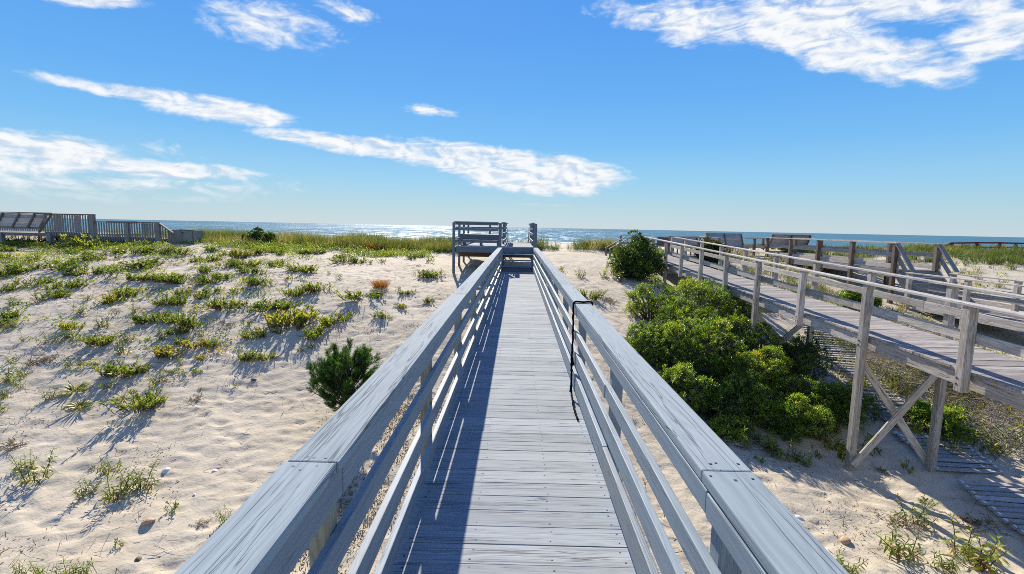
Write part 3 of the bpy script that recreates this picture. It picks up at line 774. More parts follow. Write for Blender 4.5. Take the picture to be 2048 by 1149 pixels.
# ---------------------------------------------------------------- picket deck on the dune at left
def picket_deck():
    t = thing('picket_deck', 'weathered raised deck with picket railing standing on the crest of the grassy dune', 'deck', (-20.4, 24, .4))
    y0, y1 = 24., 27.; z1 = .97; z2 = .80
    sp = []; x = -29.
    while x < -20.45: sp.append((x, x + .138, y0 + .05, y1, z1 - .04, z1)); x += .147
    x = -20.35
    while x < -17.3: sp.append((x, x + .138, y0 + .05, y1, z2 - .04, z2)); x += .147
    boxes_mesh('deck', sp, GREYD, t)
    board('fascia', BLUEG, t, (-29, y0, z1 - .07), (-20.5, y0, z1 - .07), .045, .14); board('fascia', BLUEG, t, (-20.3, y0, z2 - .07), (-17.2, y0, z2 - .07), .045, .14)
    board('fascia', BLUEG, t, (-29, y1, z1 - .07), (-20.5, y1, z1 - .07), .045, .14)
    for x, top in ((-28.6, z1), (-25.9, z1), (-24.9, z1), (-22.55, z1 + .0), (-20.42, 1.88), (-18.75, 1.54), (-17.27, 1.55)):
        post('post', BLUEG, t, x, y0 - .03, zg(x, y0) - .3, top, .19 if x > -23 else .16, s2=.19)
        if x < -23.6: post('post', BLUEG, t, x, y1 - .05, zg(x, y1) - .3, top, .12)
        else: post('post', BLUEG, t, x, y1 - .05, zg(x, y1) - .3, z2 - .04, .12)
    board('riser', BROWN, t, (-22.3, y0 + .12, .66), (-20.55, y0 + .12, .66), .03, .36)
    def pick(xa, xb, za, zb, y):
        n = int((xb - xa) / .125); sp = []
        for k in range(n):
            x = xa + .05 + k * (xb - xa - .06) / n
            sp.append((x, x + .04, y - .02, y + .02, za, zb))
        boxes_mesh('picket_panel', sp, BLUEG, t)
    pick(-22.8, -20.5, z1 - .12, 1.86, y0 - .045); pick(-29., -23.6, z1 - .1, 1.86, y1 - .02)
    pick(-20.3, -17.3, z2 - .14, 1.53, y0 - .045); pick(-20.3, -19.6, z2 - .1, 1.53, y1 - .02)
    board('cap_board', BROWN, t, (-23.2, y0 - .03, 1.895), (-20.3, y0 - .03, 1.895), .16, .045); board('cap_board', BROWN, t, (-29, y1, 1.895), (-23.5, y1, 1.895), .15, .045)
    board('cap_board', BROWN, t, (-20.3, y0 - .03, 1.56), (-17.2, y0 - .03, 1.57), .15, .045); board('cap_board', BROWN, t, (-20.3, y1, 1.56), (-19.5, y1, 1.56), .15, .045)
    for za in (z1 + .02,): board('rail', BLUEG, t, (-22.8, y0 + .0, za), (-20.5, y0 + .0, za), .04, .09)
    board('rail', BLUEG, t, (-20.3, y0, z2 + .02), (-17.3, y0, z2 + .02), .04, .09)
    board('rail', BLUEG, t, (-20.6, y1 + .05, 1.55), (-22.3, y1 + .05, 1.55), .04, .12)
    board('rail', BROWN, t, (-17.2, y0 - .02, 1.55), (-16.55, y0 - .02, 1.10), .12, .05)
    for k in range(4): board('picket', BLUEG, t, (-17.05 + .13 * k, y0 - .02, .62), (-17.05 + .13 * k, y0 - .02, 1.42 - .1 * k), .04, .04, up=(1, 0, 0))
    return t
picket_deck()
def wall_bench():
    z = .97; t = thing('plank_bench', 'long leaning plank bench with five struts along the picket deck edge', 'bench', (-25, 24, z), 'leaning plank benches on the grey decks')
    for k in range(3):
        board('back_plank', GREY, t, (-29.2, 24.0 + .10 * k, 1.34 + .205 * k), (-22.85, 24.0 + .10 * k, 1.34 + .205 * k), .20, .03, up=(0, -1, .5))
    board('cap_board', BROWN, t, (-29.2, 24.27, 1.935), (-22.7, 24.27, 1.935), .14, .04)
    board('seat_plank', BLUEG, t, (-29.2, 24.05, 1.21), (-22.85, 24.05, 1.21), .16, .12)
    board('seat_plank', GREY, t, (-29.2, 24.3, 1.24), (-22.85, 24.3, 1.24), .3, .04)
    for k, x in enumerate((-28.6, -27.6, -26.7, -25.9, -25.05, -24.25, -23.5, -22.9)):
        board('strut', BROWN, t, (x - .03, 23.90, 1.22), (x + .10, 24.20, 1.90), .08, .07, up=(0, -1, .5))
    board('strut', BROWN, t, (-23.0, 23.9, 1.0), (-22.35, 23.95, 1.86), .06, .09, up=(0, -1, 0))
    return t
wall_bench()
def storage_box():
    t = thing('storage_box', 'low grey panelled box at the foot of the picket deck stairs in dune grass', 'storage box', (-16.3, 24.4, .6))
    for x0, x1, y, z1 in ((-16.92, -16.2, 24.2, 1.25), (-16.18, -15.72, 24.1, 1.23)):
        boxes_mesh('panel', [(x0, x1, y, y + .04, .35, z1), (x0, x0 + .04, y + .04, y + .9, .35, z1), (x1 - .04, x1, y + .04, y + .9, .35, z1)], BOXGREY, t)
    board('lid', BOXGREY, t, (-16.35, 24.6, 1.265), (-15.85, 24.6, 1.265), 1.0, .03)
    board('end_post', BLUEG, t, (-15.64, 24.2, .5), (-15.64, 24.2, 1.22), .12, .12, up=(1, 0, 0))
    board('latch', NAIL, t, (-16.22, 24.09, 1.12), (-16.14, 24.09, 1.12), .02, .06)
    return t
storage_box()
def rail_fence():
    y = 60.; t = thing('rail_fence', 'red-brown two-rail timber fence on the far grassy dune crest', 'fence', (55, y, .3))
    xs = [51.4, 54.3, 56.3, 57.0, 58.9, 61.8, 64.8]; tops = [.95, 1.05, .8, 1.1, 1.08, 1.08, 1.08]
    for x, tp in zip(xs, tops): post('post', RED, t, x, y if tp != .8 else y + 2, -.6, tp, .24)
    for a, b in zip(range(0, 6), range(1, 7)):
        if tops[a] == .8 or tops[b] == .8: continue
        board('rail', RED, t, (xs[a], y, tops[a] - .1), (xs[b], y, tops[b] - .1), .08, .18); board('rail', RED, t, (xs[a], y, tops[a] - .62), (xs[b], y, tops[b] - .62), .08, .16)
    board('rail', RED, t, (54.3, y, .95), (57., y, 1.), .08, .18); board('rail', RED, t, (54.3, y, .43), (57., y, .45), .08, .16)
    board('rail', RED, t, (51.4, y, .85), (49.6, y, .05), .08, .2); board('rail', RED, t, (54.5, y + 2, .65), (52.8, y + 2, -.1), .08, .2)
    return t
rail_fence()

# ---------------------------------------------------------------- roll-out slat mats under the grey boardwalk
def slat_mat(label, pts, W, n):
    """pts: centre-line (x, y); slats lie across, strung on two lines with white end clips"""
    t = thing('slat_mat', label, 'walkway mat', (pts[0][0], pts[0][1], zg(*pts[0])), 'roll-out slat mats on the sand')
    rng = random.Random(int(pts[0][1] * 10)); V = []; F = []; A = []; FM = []; CV = []; CF = []
    q = np.array([(0, 3, 2, 1), (4, 5, 6, 7), (0, 1, 5, 4), (1, 2, 6, 5), (2, 3, 7, 6), (3, 0, 4, 7)])
    P = [Vector((*p, 0)) for p in pts]; Ls = [(b - a).length for a, b in zip(P[:-1], P[1:])]; T = sum(Ls)
    for i in range(n):
        s = T * (i + .5) / n; k = 0
        while k < len(Ls) - 1 and s > Ls[k]: s -= Ls[k]; k += 1
        d = (P[k + 1] - P[k]).normalized(); c = P[k] + d * s; x = Vector((d.y, -d.x, 0)); d = (d + x * rng.uniform(-.03, .03)).normalized(); hw = T / n * .36
        w2 = W / 2 + rng.uniform(-.02, .02); cs = []
        gz = max(zg(*(c + x * u).xy) for u in (-w2, -w2 / 2, 0, w2 / 2, w2)) + .006 + rng.uniform(0, .006)
        tl = (zg(*(c + x * w2).xy) - zg(*(c - x * w2).xy)) / (2 * w2) * .6
        for zz in (0, .03):
            for u, v in ((-1, -1), (1, -1), (1, 1), (-1, 1)):
                p = c + x * u * w2 + d * v * hw; cs.append((p.x, p.y, gz + zz + tl * u * w2))
        m = len(V); V += cs; F += (q + m).tolist(); A += [rng.random()] * 6
        for u in (-1, 1):
            p = c + x * u * (w2 - .05); s_ = .018; m = len(CV); zz = gz + .031 + tl * u * w2
            CV += [(p.x + a * s_, p.y + b * s_ * 1.6, zz + h) for h in (-.003, .012) for a, b in ((-1, -1), (1, -1), (1, 1), (-1, 1))]; CF += (q + m).tolist()
    mesh_obj('slats', np.array(V) - np.array(t.location), np.array(F), SLATM, t, (0, 0, 0), rnd_face=A)
    mesh_obj('end_clips', np.array(CV) - np.array(t.location), np.array(CF), WHITEP, t, (0, 0, 0))
    return t
slat_mat('silvered slat mat on the sand at the foot of the cross-braced legs, nearer piece', [(8.85, 8.78), (8.7, 8.0), (8.55, 7.0), (8.4, 5.9)], 1.25, 19)
slat_mat('silvered slat mat on the sand at the cross-braced legs, middle piece', [(8.95, 10.6), (8.75, 9.15)], 1.2, 10)
slat_mat('silvered slat mat winding away under the grey boardwalk behind the shrubs', [(10.4, 17.4), (9.9, 15.5), (9.4, 13.6), (9.05, 12.0), (8.98, 10.85)], 1.0, 38)

# ---------------------------------------------------------------- shells and stones
def shell(label, x, y, L, seed, mat=SHELL):
    rng = random.Random(seed); V = []; F = []; n = 9; m = 14
    for i in range(n + 1):
        r = i / n
        for j in range(m):
            th = 2 * math.pi * j / m; rr = r * (1 + .05 * math.cos(9 * th))
            V.append((L * .5 * rr * math.cos(th), L * .38 * rr * math.sin(th) + L * .06 * r, L * .17 * (1 - r ** 2.2)))
    for i in range(n):
        for j in range(m): F.append((i * m + j, i * m + (j + 1) % m, (i + 1) * m + (j + 1) % m, (i + 1) * m + j))
    k = len(V); V2 = [(a * .93, b * .93, c - L * .02) for a, b, c in V]; F2 = [tuple(reversed([q + k for q in f])) for f in F]
    o = mesh_obj('clam_shell', V + V2, F + F2, mat, smooth=True)
    o.location = (x, y, zg(x, y) + .008); o.rotation_euler = (rng.uniform(-.5, .1), rng.uniform(-.4, .4), rng.uniform(0, 6))
    tag(o, label, 'shell', 'bleached shells on the sand')
def stone(label, x, y, L, mat, seed):
    rng = random.Random(seed); bm = bmesh.new(); bmesh.ops.create_icosphere(bm, subdivisions=3, radius=.5)
    for v in bm.verts:
        n = vnoise(np.array(v.co.x * 2.3 + seed), np.array(v.co.y * 2.3 + v.co.z * 1.7), seed)
        v.co *= .8 + .4 * float(n)
    bmesh.ops.scale(bm, vec=(L, L * .7, L * .42), verts=bm.verts)
    me = bpy.data.meshes.new('stone'); bm.to_mesh(me); bm.free(); me.materials.append(mat)
    for p in me.polygons: p.use_smooth = True
    o = bpy.data.objects.new('stone', me); link(o); o.location = (x, y, zg(x, y) + L * .1); o.rotation_euler = (.1, -.1, rng.uniform(0, 3))
    tag(o, label, 'stone')
shell('bleached white clam shell on open sand, left of its twin shell', -5.55, 7.55, .14, 1)
shell('round white clam shell on open sand closest to the blue-grey railing', -4.80, 7.62, .12, 2)
shell('tiny white shell fragment in the sand below the two clam shells', -4.74, 7.0, .07, 3)
shell('elongated white shell on the sand right of the blue-grey railing', 4.60, 7.52, .15, 4)
stone('flat tan stone half buried in sand at lower left', -4.95, 6.34, .17, STONE_T, 1)
stone('oval dark grey stone on the open sand left of the young pine', -5.77, 10.7, .14, STONE_G, 2)
stone('small dark stone in the sand among the lower left goldenrod', -4.59, 5.68, .10, STONE_G, 5)
stone('brown driftwood-like stone on the sand at the lower right', 5.05, 7.1, .20, STONE_T, 4)
# ---------------------------------------------------------------- vegetation prototypes (origin at the ground)
def curve_stem(p, d, L, bend, n, rng):
    pts = [Vector(p)]; d = Vector(d).normalized()
    for i in range(n):
        d = (d + Vector((rng.uniform(-.18, .18), rng.uniform(-.18, .18), bend))).normalized(); pts.append(pts[-1] + d * (L / n))
    return pts
def along(pts, t):
    f = t * (len(pts) - 1); i = min(int(f), len(pts) - 2); return pts[i].lerp(pts[i + 1], f - i), (pts[i + 1] - pts[i]).normalized()
class Plant:
    def __init__(s): s.P = []; s.D = []; s.L = []; s.W = []; s.T = []; s.st = Acc()
    def leaf(s, p, d, l, w, t): s.P.append(tuple(p)); s.D.append(tuple(d)); s.L.append(l); s.W.append(w); s.T.append(t)
    def build(s, kind='leaf', droop=.25, fold=.15):
        rng = np.random.default_rng(len(s.P)); P, D, L, W = map(lambda a: np.array(a, float), (s.P, s.D, s.L, s.W))
        if kind == 'leaf': V, F = leaves(P, D, L, W, droop, fold, rng); T = np.repeat(s.T, 6)
        else: V, F = quads(P, D, L, W, rng, droop); T = np.repeat(s.T, 4)
        return V, F, np.clip(T, 0, 1), s.st
def rv(rng, flat=1.):
    a = rng.uniform(0, 2 * math.pi); z = rng.uniform(-1, 1) * flat; r = math.sqrt(max(0, 1 - z * z)); return Vector((r * math.cos(a), r * math.sin(a), z))
def p_dusty(seed, mean=.50, lw=.017, ll=.066, ns=56, spread=.40, h=(.08, .36)):
    rng = random.Random(seed); p = Plant()
    lobes = [(rng.uniform(-spread, spread) * .7, rng.uniform(-spread, spread) * .5) for _ in range(5)]
    for i in range(ns):
        lx, ly = rng.choice(lobes); x = lx + rng.gauss(0, .09); y = ly + rng.gauss(0, .09)
        out = Vector((x, y, 0)); out = out.normalized() * rng.uniform(.1, .7) if out.length > .01 else Vector((0, 0, 0))
        hh = rng.uniform(*h); pts = curve_stem((x * .8, y * .8, -.02), out + Vector((rng.uniform(-.3, .3), rng.uniform(-.3, .3), 1)), hh, .02, 4, rng)
        p.st.add(tube(pts, [.0065, .0055, .005, .004, .003], 4)); tm = rng.gauss(mean, .1)
        if rng.random() < .12: tm += .25
        nl = rng.randint(11, 19)
        for k in range(nl):
            t = 1 - (rng.random() ** 1.3) * .8; q, d = along(pts, t); v = rv(rng, .6) * .8 + d * rng.uniform(.5, 1.4) + Vector((0, 0, .45))
            p.leaf(q, v, ll * rng.uniform(.65, 1.35), lw * rng.uniform(.7, 1.35), tm + rng.gauss(0, .12) + (.34 if t < .35 and rng.random() < .3 else 0))
    for i in range(12):
        a = rng.uniform(0, 6.28); r = spread * rng.uniform(.2, 1.1)
        p.st.add(tube(curve_stem((r * math.cos(a) * .8, r * math.sin(a) * .6, -.01), (math.cos(a) * 1.2, math.sin(a) * 1.2, .6), rng.uniform(.12, .3), -.05, 4, rng), [.0045, .004, .0035, .003, .002], 4))
    return p.build('quad', .2)
def p_goldenrod(seed, ns=7, mean=.48, h=(.22, .46), spread=.13, yellow=0.):
    rng = random.Random(seed); p = Plant()
    for i in range(ns):
        a = rng.uniform(0, 6.28); r = rng.uniform(.01, spread); base = (r * math.cos(a), r * math.sin(a), -.02)
        lean = rng.uniform(.1, .75); hh = rng.uniform(*h)
        pts = curve_stem(base, (math.cos(a) * lean, math.sin(a) * lean, 1), hh, .03, 6, rng)
        p.st.add(tube(pts, [.006, .006, .0055, .005, .0045, .004, .003], 5)); n = int(hh * 62); ph = rng.uniform(0, 6); tm = rng.gauss(mean, .07) + yellow
        for k in range(n):
            t = .12 + .88 * (k / max(1, n - 1)) ** .9; q, d = along(pts, min(t, .999)); ph += 2.4
            up = .15 + 1.1 * max(0, t - .6)
            side = d.orthogonal().normalized(); side = Quaternion(d, ph) @ side
            l = .125 * (1.15 - .62 * t) * rng.uniform(.8, 1.2)
            dead = t < .32 and rng.random() < .5
            p.leaf(q, side + d * up, l, l * rng.uniform(.17, .24), .97 if dead else tm + rng.gauss(0, .08) + .12 * (t - .5))
    return p.build('leaf', .28, .12)
def p_fan(seed):
    rng = random.Random(seed); p = Plant()
    for i in range(46):
        a = rng.uniform(0, 6.28); e = rng.uniform(.25, 1.2); l = rng.uniform(.17, .30)
        p.leaf((.03 * math.cos(a), .03 * math.sin(a), 0), (math.cos(a), math.sin(a), e), l, rng.uniform(.022, .034), rng.gauss(.52, .12) if rng.random() < .8 else .95)
    return p.build('leaf', .38, .2)
def p_tiny(seed):
    rng = random.Random(seed); p = Plant()
    for i in range(rng.randint(6, 9)):
        a = rng.uniform(0, 6.28); pts = curve_stem((rng.uniform(-.07, .07), rng.uniform(-.07, .07), -.01), (math.cos(a) * .8, math.sin(a) * .8, 1), rng.uniform(.07, .17), .0, 3, rng)
        p.st.add(tube(pts, .003, 4))
        for k in range(rng.randint(5, 10)):
            q, d = along(pts, rng.uniform(.25, 1)); p.leaf(q, rv(rng, .5) + d * .6 + Vector((0, 0, .2)), rng.uniform(.03, .065), rng.uniform(.010, .02), rng.gauss(.55, .16))
    return p.build('quad', .2)
def p_vine(seed):
    rng = random.Random(seed); p = Plant()
    for i in range(6):
        a = rng.uniform(0, 6.28); pts = curve_stem((0, 0, .01), (math.cos(a), math.sin(a), .25), rng.uniform(.1, .22), -.02, 4, rng)
        for q in pts: q.z = max(q.z, .01)
        p.st.add(tube(pts, .0025, 4))
        for k in range(14):
            q, d = along(pts, rng.random()); p.leaf(q + Vector((0, 0, .01)), Vector((rng.uniform(-1, 1), rng.uniform(-1, 1), .35)), rng.uniform(.035, .06), rng.uniform(.02, .032), rng.gauss(.5, .1))
    return p.build('quad', .05)
def p_dry(seed):
    rng = random.Random(seed); p = Plant()
    for i in range(26):
        a = rng.uniform(0, 6.28); pts = curve_stem((rng.uniform(-.14, .14), rng.uniform(-.1, .1), -.01), (math.cos(a) * 1.1, math.sin(a) * 1.1, rng.uniform(.25, 1.1)), rng.uniform(.10, .26), -.03, 4, rng)
        p.st.add(tube(pts, [.004, .0035, .003, .002, .0015], 4))
        for k in range(7):
            q, d = along(pts, rng.uniform(.3, 1)); p.leaf(q, rv(rng, .7) + d * .5, rng.uniform(.025, .06), rng.uniform(.006, .015), rng.gauss(.6, .25))
    return p.build('quad', .25)
def p_tuft(seed, n=420, h=(.2, .36), w=.006, spread=.17, lean=.55, mean=.5):
    rng = random.Random(seed); p = Plant()
    for i in range(n):
        a = rng.uniform(0, 6.28); r = spread * math.sqrt(rng.random()); o = rng.uniform(0, lean)
        p.leaf((r * math.cos(a), r * math.sin(a), -.01), (math.cos(a) * o * (.3 + r / spread), math.sin(a) * o * (.3 + r / spread), 1), rng.uniform(*h), w * rng.uniform(.7, 1.4), rng.gauss(mean, .22))
    return p.build('leaf', .18, .1)

def proto(kind, seed):
    f = {'d': p_dusty, 'g': p_goldenrod, 'f': p_fan, 't': p_tiny, 'v': p_vine, 'b': p_dry}
    if kind == 'y': V, F, T, st = p_dusty(seed, .74, .026, .06, 28, .22, (.10, .22))
    elif kind == 'r': V, F, T, st = p_tuft(seed)
    else: V, F, T, st = f[kind](seed)
    mat = {'r': RUST, 'b': DRY}.get(kind, LEAF)
    me = mesh_obj('foliage', V, F, mat, tint=T); fm = me.data; bpy.data.objects.remove(me)
    sm = None
    if st.V:
        o = mesh_obj('stems', st.V, st.F, TWIG if kind == 'b' else STEM, smooth=True); sm = o.data; bpy.data.objects.remove(o)
    wdt = np.percentile(np.abs(V[:, 0]), 96) + np.percentile(np.abs(V[:, 1]), 96)
    return fm, sm, wdt
NVAR = dict(d=7, g=7, f=2, t=5, v=3, b=4, y=3, r=2)
PROTO = {k: [proto(k, 100 * i + ord(k)) for i in range(n)] for k, n in NVAR.items()}

PLANTS = """-22.03,21.28,0.54,d,9,503 -23.08,23.23,0.97,d,49,494 -22.02,22.62,0.45,d,69,496 -21.76,23.25,0.90,d,106,494 -19.64,22.43,0.98,y,166,496 -20.32,24.30,0.37,t,204,491 -16.31,21.05,1.16,d,265,506 -15.55,21.48,0.90,d,315,503 -20.02,19.32,0.52,d,9,518 -18.28,18.66,0.56,g,66,524 -16.48,17.73,1.13,d,116,538 -17.53,20.00,0.54,d,166,513 -18.53,20.56,0.69,d,141,508 -16.37,19.34,0.91,d,195,519 -15.82,19.63,0.49,t,235,519 -17.26,16.59,0.56,d,9,553 -17.66,17.28,0.44,d,26,541 -17.17,17.29,0.58,d,54,543 -14.99,17.20,0.81,d,174,549 -13.81,16.80,0.37,t,222,556 -14.17,18.83,1.14,d,288,533 -12.77,16.55,0.61,d,272,562 -12.50,16.75,0.42,d,297,559 -11.86,16.65,0.50,d,330,562 -15.70,14.97,0.51,d,4,586 -16.11,15.75,0.32,g,28,569 -15.61,15.65,0.40,t,53,572 -15.27,15.97,0.49,d,92,567 -14.39,15.54,0.79,d,122,579 -14.45,16.00,0.22,t,144,569 -13.96,14.66,0.62,d,99,597 -14.33,13.95,0.43,g,28,611 -13.94,14.33,0.29,g,79,604 -12.29,15.25,0.83,d,240,591 -11.91,15.39,0.26,t,272,589 -11.95,14.46,0.37,y,222,606 -12.78,14.58,0.30,g,172,601 -12.11,13.50,0.37,g,156,629 -11.81,13.35,0.25,b,167,634 -10.43,14.55,0.44,d,328,609 -10.78,13.89,0.28,g,272,626 -11.13,13.59,0.18,t,230,632 -13.51,12.85,0.55,d,8,644 -13.48,13.16,0.29,d,33,634 -13.02,12.53,0.24,g,21,657 -10.88,12.85,0.39,g,205,654 -11.50,12.65,0.39,y,146,657 -9.99,13.41,0.57,d,303,642 -9.56,13.30,0.34,d,328,645 -14.52,21.16,0.92,d,353,509 -12.64,20.03,0.94,d,407,524 -13.88,22.58,0.60,d,422,503 -12.59,21.59,0.65,d,454,511 -11.82,21.18,0.53,y,479,516 -11.79,22.12,0.74,d,504,509 -11.47,23.12,0.89,d,540,506 -10.68,22.68,0.57,d,565,509 -9.81,23.80,0.87,d,623,508 -10.83,19.37,0.91,d,479,533 -11.19,19.09,0.64,d,452,534 -9.50,19.73,0.59,d,555,533 -7.91,18.77,1.01,d,615,543 -13.95,18.95,0.45,d,304,533 -11.80,16.67,0.79,d,334,562 -11.43,16.68,0.45,d,356,564 -11.41,17.91,0.54,d,402,546 -10.36,16.86,0.85,d,426,566 -10.34,17.51,0.50,d,449,556 -9.88,18.25,0.55,d,497,546 -8.68,16.53,0.50,d,514,569 -9.25,16.91,0.26,t,492,564 -8.43,16.77,0.28,t,535,566 -10.45,15.43,0.47,d,366,589 -10.29,14.55,0.69,d,338,609 -9.74,15.73,0.32,d,422,586 -9.61,15.25,0.39,d,412,596 -9.07,15.82,0.24,t,467,584 -8.56,14.43,0.61,d,449,616 -7.42,14.32,1.02,d,522,622 -7.01,14.46,0.49,d,555,619 -8.24,14.65,0.30,d,479,611 -6.94,15.66,0.53,d,595,592 -7.87,17.09,0.29,t,577,562 -6.22,14.70,0.20,t,615,616 -7.76,13.27,0.50,b,459,650 -8.75,13.13,0.67,d,379,652 -9.74,13.58,0.37,d,329,637 -9.99,13.53,0.35,d,309,639 -7.25,13.26,0.23,t,495,652 -6.27,13.38,0.68,y,572,652 -5.76,13.93,0.31,t,625,639 -9.70,23.80,0.99,d,628,508 -7.21,21.48,0.93,d,699,524 -7.99,22.46,0.45,d,679,518 -8.57,25.78,1.07,d,702,503 -6.22,21.16,0.32,t,741,528 -5.84,21.57,0.36,t,764,526 -4.78,23.07,0.58,d,827,518 -4.61,24.01,0.40,d,842,514 -4.16,20.94,0.28,b,835,533 -3.91,22.27,0.33,t,858,526 -3.20,18.78,0.63,d,863,554 -3.62,18.68,0.41,g,840,554 -2.91,18.94,0.41,t,880,553 -6.93,18.32,0.15,t,658,549 -6.35,17.73,0.18,t,678,557 -4.80,15.58,0.84,d,727,596 -4.57,16.65,0.50,r,761,577 -7.68,26.59,0.71,r,746,501 -3.67,16.26,0.30,d,809,587 -3.94,16.60,0.19,t,797,579 -3.40,16.30,0.22,t,825,587 -3.68,15.16,0.15,t,792,612 -3.46,15.00,0.23,y,804,617 -2.71,15.61,0.29,d,860,604 -2.84,15.31,0.23,b,849,611 -3.86,14.20,0.31,d,764,636 -3.63,14.16,0.17,t,779,637 -4.98,13.63,0.76,d,673,650 -5.83,14.03,0.47,t,623,636 -6.44,16.14,0.68,d,638,582 -6.21,14.70,0.17,t,616,616 -11.41,11.89,0.41,g,99,684 -11.13,12.15,0.35,g,141,676 -10.27,12.01,0.51,d,200,686 -10.05,12.15,0.31,d,227,681 -9.67,12.17,0.46,g,258,683 -8.96,12.40,0.32,g,327,676 -12.01,11.84,0.20,t,48,683 -10.82,10.89,0.53,b,71,729 -10.81,11.15,0.23,b,92,718 -11.35,10.88,0.23,t,24,726 -10.02,10.77,0.17,g,132,736 -9.83,10.85,0.28,t,156,734 -9.59,10.99,0.23,b,187,729 -9.35,11.58,0.40,g,247,706 -8.74,10.66,0.61,d,239,746 -8.40,10.70,0.33,d,272,746 -8.41,11.54,0.34,y,323,711 -10.75,10.09,0.38,g,6,766 -10.64,10.42,0.27,g,48,752 -10.34,9.97,0.21,g,34,776 -10.15,9.57,0.25,g,14,794 -9.25,9.56,0.25,g,102,799 -9.06,9.88,0.51,f,149,784 -8.44,9.28,0.45,f,159,819 -8.45,9.99,0.24,t,215,779 -7.28,9.45,0.69,d,290,812 -7.98,9.61,0.25,v,232,802 -9.71,9.06,0.16,g,6,824 -8.68,12.64,0.43,d,361,669 -8.35,12.16,0.37,d,363,689 -7.88,12.03,0.41,y,392,694 -7.41,11.39,0.23,y,399,719 -7.60,12.13,0.31,d,421,691 -8.20,11.54,0.49,y,341,712 -8.09,12.53,0.17,g,401,674 -7.68,11.15,0.15,g,363,729 -7.65,10.71,0.31,v,339,747 -7.34,10.75,0.22,v,369,747 -7.11,10.79,0.26,v,392,747 -7.60,10.33,0.32,g,319,766 -6.64,12.54,0.49,d,514,678 -6.34,12.86,0.26,d,549,668 -6.13,13.32,0.68,y,580,654 -6.45,11.52,0.34,d,485,719 -6.23,11.58,0.40,g,507,717 -5.88,11.60,0.32,d,537,719 -5.41,12.94,0.55,d,622,673 -5.31,12.08,0.19,t,602,703 -5.16,12.26,0.27,t,620,698 -6.01,10.42,0.11,t,472,772 -6.61,10.12,0.12,t,399,781 -6.47,9.76,0.30,b,391,800 -7.11,9.56,0.22,d,314,807 -7.73,7.44,0.34,g,50,942 -7.34,7.21,0.37,g,70,963 -8.51,8.05,0.39,b,27,895 -6.43,7.55,0.34,g,223,942 -6.33,6.96,0.32,g,173,990 -5.89,6.90,0.48,g,226,995 -5.59,7.08,0.42,g,284,980 -6.77,7.57,0.16,b,183,937 -4.81,6.64,0.18,t,346,1020 -3.92,6.41,0.19,g,452,1051 -4.25,6.38,0.19,b,402,1051 -4.99,5.89,0.11,t,238,1093 -5.37,5.26,0.22,g,88,1164 -5.25,5.22,0.22,g,103,1169 -5.05,5.24,0.27,g,140,1169 -5.01,5.32,0.21,g,158,1159 -5.68,5.28,0.19,g,37,1164 5.01,9.99,0.39,g,1507,886 5.10,9.78,0.42,g,1526,899 5.33,9.58,0.44,g,1558,911 5.55,9.46,0.41,g,1586,921 5.76,9.34,0.25,g,1615,930 4.76,9.19,0.18,t,1520,924 6.16,9.66,0.25,t,1637,918 6.56,10.33,0.51,g,1637,883 6.69,9.90,0.49,y,1675,908 7.10,10.61,0.38,g,1672,870 4.53,10.30,0.57,g,1450,861 7.16,9.31,0.28,b,1760,943 7.68,9.31,0.28,t,1814,943 7.24,8.30,0.25,t,1852,1009 6.60,7.69,0.41,g,1833,1051 6.26,7.65,0.46,b,1795,1051 7.57,7.72,0.59,b,1950,1054 4.60,6.36,0.37,g,1694,1145 5.74,6.87,0.53,g,1805,1114 6.62,6.71,0.61,g,1944,1139 6.18,6.67,0.34,g,1887,1139 7.41,9.94,0.36,t,1741,905 9.68,9.68,0.45,t,1988,914 6.77,7.07,0.29,g,1922,1104 1.91,21.83,0.37,t,1120,542 2.69,20.79,0.52,g,1162,555 2.58,17.45,0.51,d,1179,596 3.24,17.61,0.63,b,1214,603 3.15,18.23,0.35,t,1204,590 3.77,21.50,0.50,g,1208,555 4.29,21.14,0.58,g,1235,561 5.18,22.56,0.33,y,1262,551"""
ORD = ['first', 'second', 'third', 'fourth', 'fifth', 'sixth', 'seventh', 'eighth', 'ninth', 'tenth', 'eleventh', 'twelfth', 'thirteenth', 'fourteenth', 'fifteenth', 'sixteenth', 'seventeenth', 'eighteenth', 'nineteenth', 'twentieth',
       'twenty-first', 'twenty-second', 'twenty-third', 'twenty-fourth', 'twenty-fifth']
LOOK = dict(d=('small olive dune clump', 'bushy olive dune clump', 'large olive dune clump'), g=('small green goldenrod', 'leafy green goldenrod', 'tall spreading goldenrod'), f=('fan of strap leaves',) * 3,
            t=('tiny sparse sprig', 'sparse green sprig', 'straggly green sprig'), v=('flat creeping vine',) * 3, b=('small dry brown tuft', 'dry brown tuft', 'wide dry brown tuft'),
            y=('small yellowish clump', 'yellowish clump', 'large yellowish clump'), r=('round rust-orange tuft',) * 3)
NAME = dict(d='dune_clump', g='goldenrod_plant', f='strap_leaf_plant', t='plant_sprig', v='creeping_vine', b='dry_tuft', y='dune_clump', r='rust_tuft')
